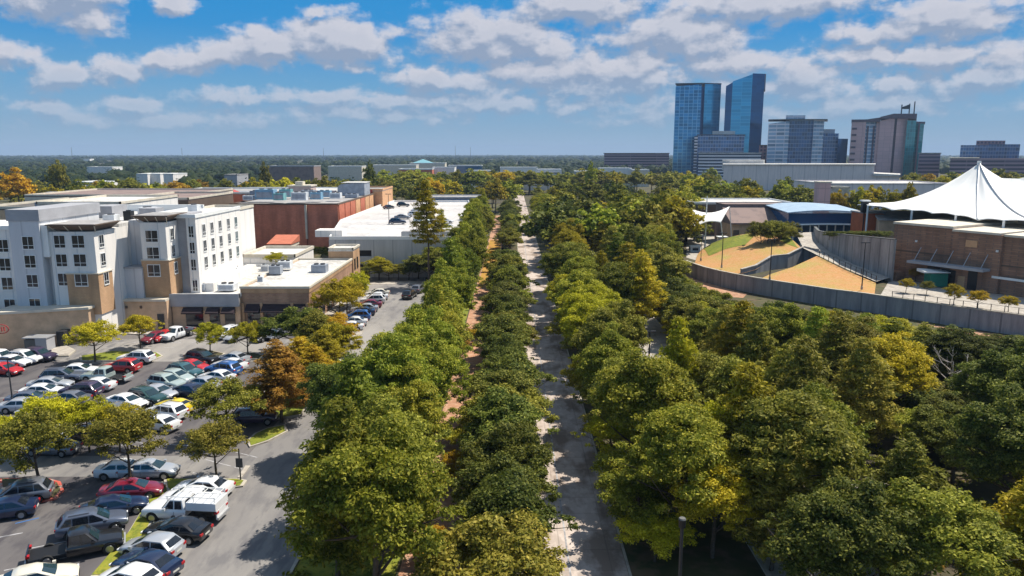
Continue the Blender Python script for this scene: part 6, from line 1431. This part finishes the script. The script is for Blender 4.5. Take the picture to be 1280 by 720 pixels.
for bx, Y, ty, mt, lb in [(535, 150, 226, 'leaf_yellow', 'lone tall pine with bare trunk before the garage'), (552, 166, 262, 'leaf_olive', 'tall pine just right of the lone one before the garage')]:
    q = PY(bx, ty, Y); tree('tallpine', q.x, Y, q.z, lb, mt, wide=.95)
# bushes before the garage and lane end
for i, (bx, by, h, mt) in enumerate([(450, 352, 3.2, 'leaf_olive'), (462, 351, 3.8, 'leaf_olive'), (474, 350, 5.2, 'leaf_yellow'), (486, 350, 3.6, 'leaf_olive'), (498, 350, 3.4, 'leaf_olive'), (511, 350, 3.8, 'leaf_dark'), (523, 349, 4.5, 'leaf_dark'), (440, 352, 3, 'leaf_dark'), (536, 352, 6.5, 'leaf_dark'), (545, 350, 7.5, 'leaf_green')]):
    p = P(bx, by); tree('lot', p.x, p.y, h, '%s bush in the hedge before the garage, %s from the left' % (CN[mt], nth[i]), mt, 'bushes before the garage', wide=1.5, cat='bush', name='bush')
for i, (bx, by, h, mt) in enumerate([(382, 322, 3, 'leaf_dark'), (392, 322, 3.2, 'leaf_green'), (402, 322, 3.2, 'leaf_dark'), (413, 322, 2.8, 'leaf_green'), (345, 333, 3.4, 'leaf_yellow')]):
    p = P(bx, by, 5.5 if bx == 345 else 3.2); tree('lot', p.x, p.y, h, '%s shrub by the red brick wall foot, %s from the left' % (CN[mt], nth[(i+1) % 5]), mt, 'shrubs below the red brick wall', z=p.z-.5, wide=1.4, cat='shrub', name='shrub')
# inner row between dirt path and road
y = 38.5; k = 0
while y < 330:
    mt = choose([('leaf_dark', .6), ('leaf_olive', .28), ('leaf_green', .12)])
    h = U(6.2, 7.8)
    if not (158 < y < 194):
        tree('live', -.75+U(-.4, .55), y, h, '%s live oak in the row left of the pale road, %s from the camera' % (CN[mt], nth[k]), mt, 'live oaks between dirt path and road', wide=U(.95, 1.36)); k += 1
    y += U(4.1, 6.2) if y < 170 else U(6, 8)
# golden ground bushes beside the dirt path
for i, (bx, by, mt) in enumerate([(562, 610, 'leaf_gold'), (572, 590, 'leaf_gold'), (578, 440, 'leaf_rust'), (613, 330, 'leaf_gold'), (611, 340, 'leaf_gold'), (616, 320, 'leaf_gold'), (575, 560, 'leaf_yellow'), (590, 430, 'leaf_gold'), (540, 700, 'leaf_gold')]):
    p = P(bx, by); tree('lot', p.x, p.y, U(1.4, 2.4), '%s shrub beside the red dirt path, %s of nine' % (CN[mt], nth[i]), mt, 'shrubs along the dirt path', wide=1.5, cat='shrub', name='shrub')
# low understorey leaning over the right edge of the road
for k, y in enumerate([49.5, 53.5, 61, 65, 72, 78, 85, 93, 101, 112]):
    mt = choose([('leaf_olive', .4), ('leaf_green', .35), ('leaf_yellow', .25)])
    tree('lot', 8.9+U(-.6, .5), y, U(3.6, 5.4), '%s low tree overhanging the right edge of the road, %s from the camera' % (CN[mt], nth[k]), mt, 'low trees at the right road edge', wide=U(1.15, 1.5))
# right side of the road
y = 48.0; k = 0
while y < 330:
    x = 10.7+U(-1.5, 1.2); kd = 'oak'
    h = U(8.5, 11.8) if y < 110 else U(9, 12)
    mt = choose([('leaf_olive', .42), ('leaf_green', .33), ('leaf_yellow', .25)])
    if 52 < y < 63: y = 63.5
    if y > 150: x = U(10, 15)
    tree(kd, x, y, h, '%s oak in the row right of the pale road, %s from the camera' % (CN[mt], nth[k]), mt, 'oaks along the right of the road', wide=U(.95, 1.15)*10.5/max(h, 9)); k += 1
    y += U(6.4, 8.6)
for i, (x, y, h, kd, mt) in enumerate([(15.6, 52, 9, 'oak', 'leaf_yellow'), (15.4, 70, 7.5, 'oak', 'leaf_olive'), (15.8, 112, 11, 'oak', 'leaf_olive'), (15.5, 124, 11, 'pine', 'leaf_yellow')]):
    tree(kd, x, y, h, '%s %s at the left edge of the promenade, %s from the camera' % (CN[mt], 'pine' if kd == 'pine' else 'oak', nth[i]), mt, 'trees at the promenade edge')
tree('lot', 9.6, 46.0, 3.4, 'low yellow tree beside the road at the bottom of the picture', 'leaf_yellow', wide=1.6)
tree('oak', 13.6, 46.5, 7.6, 'bright yellow oak right behind the nearest lamp post', 'leaf_yellow', wide=1.1)
tree('oak', 11.0, 57.5, 11.6, 'large dark green oak shading the road at lower centre', 'leaf_green', wide=1.05)
tree('oak', 18.5, 47.5, 11.4, 'big mottled olive oak with rusty patches at lower right centre', 'leaf_olive', wide=1.15)
tree('lot', 25.5, 44.0, 4.5, 'small rusty orange tree at the bottom edge right of centre', 'leaf_rust', wide=1.5)
q = P(838, 560); tree('pine', 14.6, 62, 13.2, 'tall slender yellow green pine standing up from the promenade edge', 'leaf_yellow', wide=.75)
# woods at the right: rough rows going away from the camera
def wall_y(x):
    pts = WALL_PX
    for (x0, y0), (x1, y1) in zip(pts[:-1], pts[1:]):
        if x0 <= x <= x1: return y0+(y1-y0)*(x-x0)/(x1-x0)
    return None
rowi = 0; y = 39.0
while y < 200:
    x = 24.5 if y < 175 else 18
    if y < 64: x = 17.0
    if 110 < y and rowi % 2 == 0: x = 21
    k = 0; zone = 80
    while x < min(90, y*.72+8):
        xx = x+U(-1.2, 1.2); yy = y+U(-1.6, 1.6)
        kd = choose([('oak', .36), ('pine', .64)]); h = U(9, 12.5) if kd == 'oak' else U(10.5, 14)
        if yy < 50: h = min(h, 9.5)
        ok = True
        # keep the wall, the lawns and the dirt bank in view: nothing tall right in front of them
        for dx in (-3.5, 0, 3.5):
            sx, sy = PX((xx+dx, yy, h)); wy = wall_y(sx)
            lim = None if wy is None else wy+(17 if sx > 925 else 34)+U(-2, 3)
            if sx < 857: lim = 262+U(0, 20) if sx > 745 else None
            if lim and sy < lim: 
                h2 = h
                while h2 > 5 and PX((xx+dx, yy, h2))[1] < lim: h2 -= .4
                h = h2
        if 50 < yy < 76.5 and abs(PX((xx, yy, h))[0]-1190) < 46:
            while h > 4.5 and PX((xx, yy, h))[1] < 508: h -= .4
        if h <= (4.0 if sx > 1140 and yy < 78 else 5.2): ok = False
        bx_, by_ = PX((xx, yy, 0))
        if 26 < xx < 33.5 and 46 < yy < 59: ok = False
        if math.hypot(xx-37.5, yy-105) < 0: ok = False
        for (wx, wy_, wz) in WALL:
            if math.hypot(xx-wx, yy-wy_) < 5.5: ok = False
        if xx > 39 and yy > 136: ok = False
        if 38 < xx and yy > 175-xx: ok = False
        if ok:
            mt = choose([('leaf_green', .34), ('leaf_olive', .24), ('leaf_yellow', .27), ('leaf_dark', .15)]) if kd == 'oak' else choose([('leaf_yellow', .35), ('leaf_olive', .35), ('leaf_pine', .3)])
            s_ = PX((xx, yy, h*.6))
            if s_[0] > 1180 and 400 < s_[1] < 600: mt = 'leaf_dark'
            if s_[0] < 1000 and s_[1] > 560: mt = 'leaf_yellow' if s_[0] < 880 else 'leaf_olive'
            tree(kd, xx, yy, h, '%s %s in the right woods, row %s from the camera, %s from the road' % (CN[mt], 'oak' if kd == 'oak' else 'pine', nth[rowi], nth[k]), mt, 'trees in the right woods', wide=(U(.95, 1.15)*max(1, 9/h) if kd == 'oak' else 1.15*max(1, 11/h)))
            k += 1
        x += U(5.6, 7.2)
    y += U(5.4, 6.4) if y < 110 else U(7, 9); rowi += 1
k = 0
for y in (104, 110, 116, 122, 128, 134, 140, 146, 152, 158, 164, 170):
    for x in (26.5, 31, 35.2):
        xx = x+U(-1.2, 1.2); yy = y+U(-1.5, 1.5); h = U(5, 8.5); sx = PX((xx, yy, 4))[0]
        lim = 340+(sx-845)*.5
        while h > 3 and PX((xx, yy, h))[1] < lim and sx > 835: h -= .3
        if xx > 36 or h < 3.2: continue
        mt = choose([('leaf_dark', .4), ('leaf_green', .35), ('leaf_olive', .25)]); tree('live', xx, yy, h, '%s tree between promenade and red dirt bank, %s counted from the camera' % (CN[mt], nth[k]), mt, 'trees before the dirt bank', wide=U(1.1, 1.4)); k += 1
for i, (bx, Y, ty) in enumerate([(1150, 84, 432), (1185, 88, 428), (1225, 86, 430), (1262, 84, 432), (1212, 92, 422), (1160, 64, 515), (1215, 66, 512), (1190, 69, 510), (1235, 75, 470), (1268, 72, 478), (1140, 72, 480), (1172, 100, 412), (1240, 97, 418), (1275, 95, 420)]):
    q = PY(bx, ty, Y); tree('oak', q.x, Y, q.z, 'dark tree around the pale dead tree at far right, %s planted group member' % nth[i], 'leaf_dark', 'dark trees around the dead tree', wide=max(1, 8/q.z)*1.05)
dk = sorted([o for o in bpy.data.objects if o.get('group') == 'dark trees around the dead tree'], key=lambda o: PX(o.location)[0])
for i, o in enumerate(dk): o['label'] = 'dark tree around the pale dead tree at far right, %s from the left' % nth[i]
# bare dead tree
q = PY(1190, 470, 76)
def dead_tree():
    t = thing('dead_tree', 'leafless pale dead tree among the dark trees near the right edge', 'tree', (q.x, 76, 0))
    m = MB(); r_ = random.Random(5)
    def br(p, d, L_, r, n):
        e = p+d*L_; m.tube(p, e, r, r*.6, n=5, cap=False)
        if n == 0: return
        for _ in range(3 if n > 2 else 2):
            dd = (d+Vector((r_.uniform(-1, 1), r_.uniform(-1, 1), r_.uniform(-.35, .8)))*.75).normalized(); br(e, dd, L_*r_.uniform(.5, .72), r*.6, n-1)
    m.tube((q.x, 76, 0), (q.x, 76, 3.4), .17, .14, n=6); br(Vector((q.x, 76, 3.3)), Vector((0, .0, 1)), 1.2, .13, 1); [br(Vector((q.x, 76, 2.6+.4*i)), Vector((math.cos(i*2.1), math.sin(i*2.1)*.6, .55)).normalized(), 1.35, .08, 4) for i in range(6)]; m.build('trunk', M['dead_wood'], t)
dead_tree()
# row of small trees on the plaza, hedge and round tree on the lawn crest
for i, (bx, by, ty, mt) in enumerate([(1132, 366, 347, 'leaf_gold'), (1158, 368, 353, 'leaf_olive'), (1192, 381, 354, 'leaf_gold'), (1222, 387, 362, 'leaf_gold'), (1260, 390, 368, 'leaf_gold'), (1144, 352, 334, 'leaf_rust')]):
    p = P(bx, by, 2.9); h = PY(bx, ty, p.y).z-2.9; tree('lot', p.x, p.y, max(2.5, h), '%s small tree on the pale plaza, %s from the left' % (CN[mt], ['first', 'third', 'fourth', 'fifth', 'last', 'second'][i]), mt, 'small trees on the plaza', z=2.9)
for i, (bx, zz_) in enumerate([(952, 8.2), (960, 8.2), (968, 8.2), (977, 8.0), (984, 7.6)]):
    p = P(bx, 299, zz_-.5); tree('lot', p.x, p.y, 7.0, 'dense round dark tree on the lawn crest, %s from the left' % nth[i], 'leaf_olive', 'trees on the lawn crest', z=zz_-3.0, wide=.9)
for i in range(9):
    f = i/8; p = bowl_b[0].lerp(bowl_b[-1], f); bx = 1040+f*72; w_ = PY(bx, 293, 158-12*f)
    tree('lot', w_.x+.3, w_.y+2.0, 2.0, 'dark clipped shrub on top of the amphitheatre wall, %s from the left' % nth[i], 'leaf_dark', 'shrubs on the amphitheatre wall', z=w_.z-1.4, wide=1.5, cat='shrub', name='shrub')
for i, (bx, ty, mt) in enumerate([(1050, 237, 'leaf_gold'), (1078, 236, 'leaf_yellow'), (1089, 231, 'leaf_yellow'), (1100, 235, 'leaf_olive'), (1122, 237, 'leaf_yellow'), (1134, 231, 'leaf_yellow'), (1066, 242, 'leaf_olive')]):
    q2 = PY(bx, ty, 255); tree('far', q2.x, 255, q2.z-3, '%s tree behind the tent and glass hall, %s from the left' % (CN[mt], ['first', 'third', 'fourth', 'fifth', 'sixth', 'seventh', 'second'][i]), mt, 'trees behind the pavilion', z=3, wide=.8)
# ---- middle distance
def scatter(region, label, group, mats, n, ymin, ymax, x0, x1, tops, wide=1.1, kind='far', avoid=None, z=0):
    c = 0; tries = 0
    while c < n and tries < n*60:
        tries += 1
        yy = ymin+(ymax-ymin)*random.random()**1.3; sx = U(x0, x1); p = PY(sx, 220, yy); ty = U(*tops)
        h = PY(sx, ty, yy).z-z
        if not (6 < h < 17): h = min(15, max(8, h))
        if any(abs(p.x-a)+abs(yy-b) < 7 for a, b in TREES[-120:]): continue
        if avoid and avoid(p.x, yy, h): continue
        mt = choose(mats); c += 1
        tree(kind, p.x, yy, h, label % (CN[mt],) if '%s' in label else label, mt, group, wide=wide*U(.85, 1.2), z=z)
def clear(x, y, h=0):
    if 0.5 < x < 9.5 and y < 480: return True
    if -50 < x < -12 and y < 322: return True
    if -8 < x < -2 and y < 300: return True
    if x > 40 and y < 215: return True
    if 52 < x < 130 and 195 < y < 250: return True
    if x > 120 and 325 < y < 375: return True
    if x > 150 and y > 545: return True
    return False
G1 = [('leaf_green', .35), ('leaf_olive', .3), ('leaf_dark', .2), ('leaf_yellow', .12), ('leaf_gold', .03)]
scatter('mid', '%s tree in the belt beyond the garage', 'trees beyond the garage', G1+[('leaf_yellow', .2)], 42, 322, 520, 440, 640, (222, 240), avoid=clear)
scatter('mid', '%s tree in the belt right of the far road', 'trees right of the far road', G1+[('leaf_dark', .2)], 55, 180, 420, 672, 870, (225, 262), avoid=clear)
scatter('mid', '%s tree behind the sail shade and brown roof', 'trees behind the sail shade', G1, 26, 255, 420, 862, 1015, (213, 240), avoid=clear)
scatter('mid', '%s tree at the foot of the glass towers', 'trees at the foot of the towers', G1, 14, 430, 545, 830, 900, (200, 212), avoid=clear)
scatter('mid', '%s tree behind the mall roofs at left', 'trees behind the mall roofs', [('leaf_olive', .35), ('leaf_yellow', .3), ('leaf_gold', .15), ('leaf_green', .2)], 44, 330, 440, -20, 335, (224, 238), avoid=None)
scatter('mid', '%s tree behind the red brick building', 'trees behind the red brick building', [('leaf_olive', .35), ('leaf_yellow', .25), ('leaf_gold', .1), ('leaf_green', .3)], 24, 345, 520, 330, 480, (220, 234), avoid=None)
scatter('mid', '%s tree around the far right offices', 'trees around the right offices', G1, 26, 390, 600, 1140, 1300, (208, 224), avoid=lambda x, y, h: False, wide=1.3)
scatter('mid', '%s tree before the blocks at the road end', 'trees at the end of the road', G1, 44, 500, 556, 480, 825, (212, 217), avoid=None, wide=1.3)
scatter('mid', '%s tree filling the gap left of the sail shade', 'trees left of the sail shade', G1, 16, 185, 250, 815, 862, (228, 262), avoid=None, wide=1.0)
for sx, Y, ty, mt, lb, wd in [(20, 330, 213, 'leaf_gold', 'big golden tree at the far left behind the mall', 1.4), (72, 360, 200, 'leaf_olive', 'tallest tree at left, rising above the golden ones', .8), (160, 330, 224, 'leaf_olive', 'broad brownish tree behind the mall roofs', 1.5), (460, 420, 200, 'leaf_dark', 'lone dark tall pine before the cream mall', .7), (740, 430, 201, 'leaf_green', 'tall green tree beside the grey box building', .7), (535, 330, 222, 'leaf_gold', 'yellow tree at the centre of the belt beyond the garage', 1.2), (1245, 330, 222, 'leaf_yellow', 'yellow green tree just behind the tent peak', 1.1), (330, 420, 205, 'leaf_olive', 'thin tall tree left of the grey brown far roof', .6)]:
    q2 = PY(sx, ty, Y); tree('far' if 'pine' not in lb else 'far', q2.x, Y, q2.z, lb, mt, wide=wd*14/max(10, q2.z))
# ---- the wooded plain to the horizon: one mass
def number_row(group):
    os_ = [o for o in bpy.data.objects if o.get('group') == group and o.parent is None]
    os_.sort(key=lambda o: PX(o.location)[0])
    for i, o in enumerate(os_): o['label'] = o['label'].rstrip(', ')+', %s from the left' % (nth[i] if i < len(nth) else 'last')
for g_ in ('trees beyond the garage', 'trees right of the far road', 'trees behind the sail shade', 'trees at the foot of the towers', 'trees behind the mall roofs', 'trees behind the red brick building', 'trees around the right offices', 'trees at the end of the road', 'trees left of the sail shade'): number_row(g_)
def woods():
    r_ = np.random.default_rng(3)
    ico = bmesh.new(); bmesh.ops.create_icosphere(ico, subdivisions=1, radius=.86); bv = np.array([v.co[:] for v in ico.verts]); bf = np.array([[v.index for v in f.verts] for f in ico.faces]); ico.free()
    keep = bv[:, 2] > -2
    Vs = []; Fs = []; off = 0
    QS = []
    n = 6500; d = 380*np.exp(r_.random(n)*math.log(9000/380))
    ang = np.radians(r_.uniform(-42, 42, n))
    for k in range(n):
        X = d[k]*math.sin(ang[k]); Y = d[k]*math.cos(ang[k]); sx = 640+F*X/(Y*CP+CH*SP)
        if Y < 480 and not (sx < 330): continue
        if Y < 450: continue
        if 325 < sx < 480 and Y < 900 and r_.random() < .75: continue
        if 480 <= sx < 830 and Y < 1000 and r_.random() < .45: continue
        if sx > 800 and Y < 1010: continue
        if abs(X) < 12 and Y < 700: continue
        if any(x0-6 < sx < x1+6 and abs(Y-Yb-12) < 24+0*Yb or (x0-3 < sx < x1+3 and Yb-140 < Y < Yb) for x0, x1, yt, Yb, a_, b_, c_ in far): continue
        s = 5.5*(1+d[k]/1300); h = min(s, 6+s*.25)*r_.uniform(.8, 1.2); s *= r_.uniform(.7, 1.3)
        top = r_.uniform(9, 13)+ (2 if Y > 2500 else 0)
        if 325 < sx < 830 and Y < 1000: top = r_.uniform(7, 10)
        nz = 1+.28*np.sin(bv[:, 0]*5+r_.random()*9)*np.cos(bv[:, 1]*5+r_.random()*9)+.16*r_.normal(size=len(bv))
        v = bv*nz[:, None]*np.array([s, s, h])+np.array([X, Y, top-h])
        Vs.append(v); Fs.append(bf+off); off += len(bv)
        nl = 90 if d[k] < 1500 else 26; QS.append(leaves([np.array([X, Y, top-h])], [1.0], [nl], 1.0, aspect=.7)*1.0)
        QQ = QS[-1]; cc = np.array([X, Y, top-h]); ctr = QQ.mean(axis=1, keepdims=True); d0 = (ctr-cc)*np.array([s*1.02, s*1.02, h*1.25]); lf = (QQ-ctr)*(.30*s if d[k] < 1500 else .5*s)*np.array([1, 1, .6]); QS[-1] = cc+d0+lf
    QA = np.concatenate(QS).reshape(-1, 3); nq = len(QA)//4; base = np.arange(nq)[:, None]*4+off; T1 = np.concatenate([base+np.array([[0, 1, 2]]), base+np.array([[0, 2, 3]])])
    V = np.concatenate(Vs+[QA]); Fc = np.concatenate(Fs+[T1]); me = bpy.data.meshes.new('distant_woods')
    me.vertices.add(len(V)); me.vertices.foreach_set('co', V.reshape(-1).astype(np.float32)); me.loops.add(len(Fc)*3); me.loops.foreach_set('vertex_index', Fc.reshape(-1).astype(np.int32))
    me.polygons.add(len(Fc)); me.polygons.foreach_set('loop_start', np.arange(0, len(Fc)*3, 3, dtype=np.int32)); me.polygons.foreach_set('loop_total', np.full(len(Fc), 3, dtype=np.int32)); me.update(calc_edges=True)
    me.materials.append(M['leaf_far']); o = bpy.data.objects.new('distant_woods', me); COL.objects.link(o)
    settag(o, 'dark green woods covering the plain out to the horizon', 'woods', kind='stuff')
woods()
# low undergrowth between the near trees so that the ground is not bare
def undergrowth():
    cs = []; rr = []; r_ = random.Random(9)
    def ad(x, y): cs.append(np.array([x, y, .1])); rr.append(r_.uniform(.4, 1.1))
    for _ in range(900):
        a = r_.random()
        if a < .25: ad(r_.uniform(-14, -8), r_.uniform(38, 150))
        elif a < .40: ad(r_.uniform(-2.8, 1.5), r_.uniform(38, 200))
        else:
            y = r_.uniform(38, 125); x = r_.uniform(24, 70)
            if 26 < x < 34 and 49 < y < 59: continue
            if x > 38 and y > 170-x: continue
            ad(x, y)
    Q = leaves(cs, rr, [int(50*r*r)+10 for r in rr], .4, squash=.5); me = quads_to_mesh('undergrowth', Q, M['leaf_olive']); o = bpy.data.objects.new('undergrowth', me); COL.objects.link(o)
    settag(o, 'low leafy undergrowth beneath the woods and tree rows', 'undergrowth', kind='stuff')
undergrowth()
from collections import Counter
print('TREES', Counter(o['category']+'/'+o.name.split('.')[0] for o in bpy.data.objects if o.get('category') and 'tree' in o.name))
# ------------------------------------------------------------------ haze
def haze():
    m = bpy.data.materials.new('haze'); m.use_nodes = True; nt = m.node_tree; nt.nodes.remove(nt.nodes['Principled BSDF'])
    v = nt.nodes.new('ShaderNodeVolumePrincipled'); v.inputs['Color'].default_value = (.50, .68, .95, 1); v.inputs['Density'].default_value = .00010
    nt.links.new(v.outputs[0], nt.nodes['Material Output'].inputs['Volume'])
    o = MB().box(-11000, 11000, -1500, 10500, -1.2, 128).build('haze', m); settag(o, 'thin pale blue haze over the whole plain', 'haze', kind='stuff')
haze()
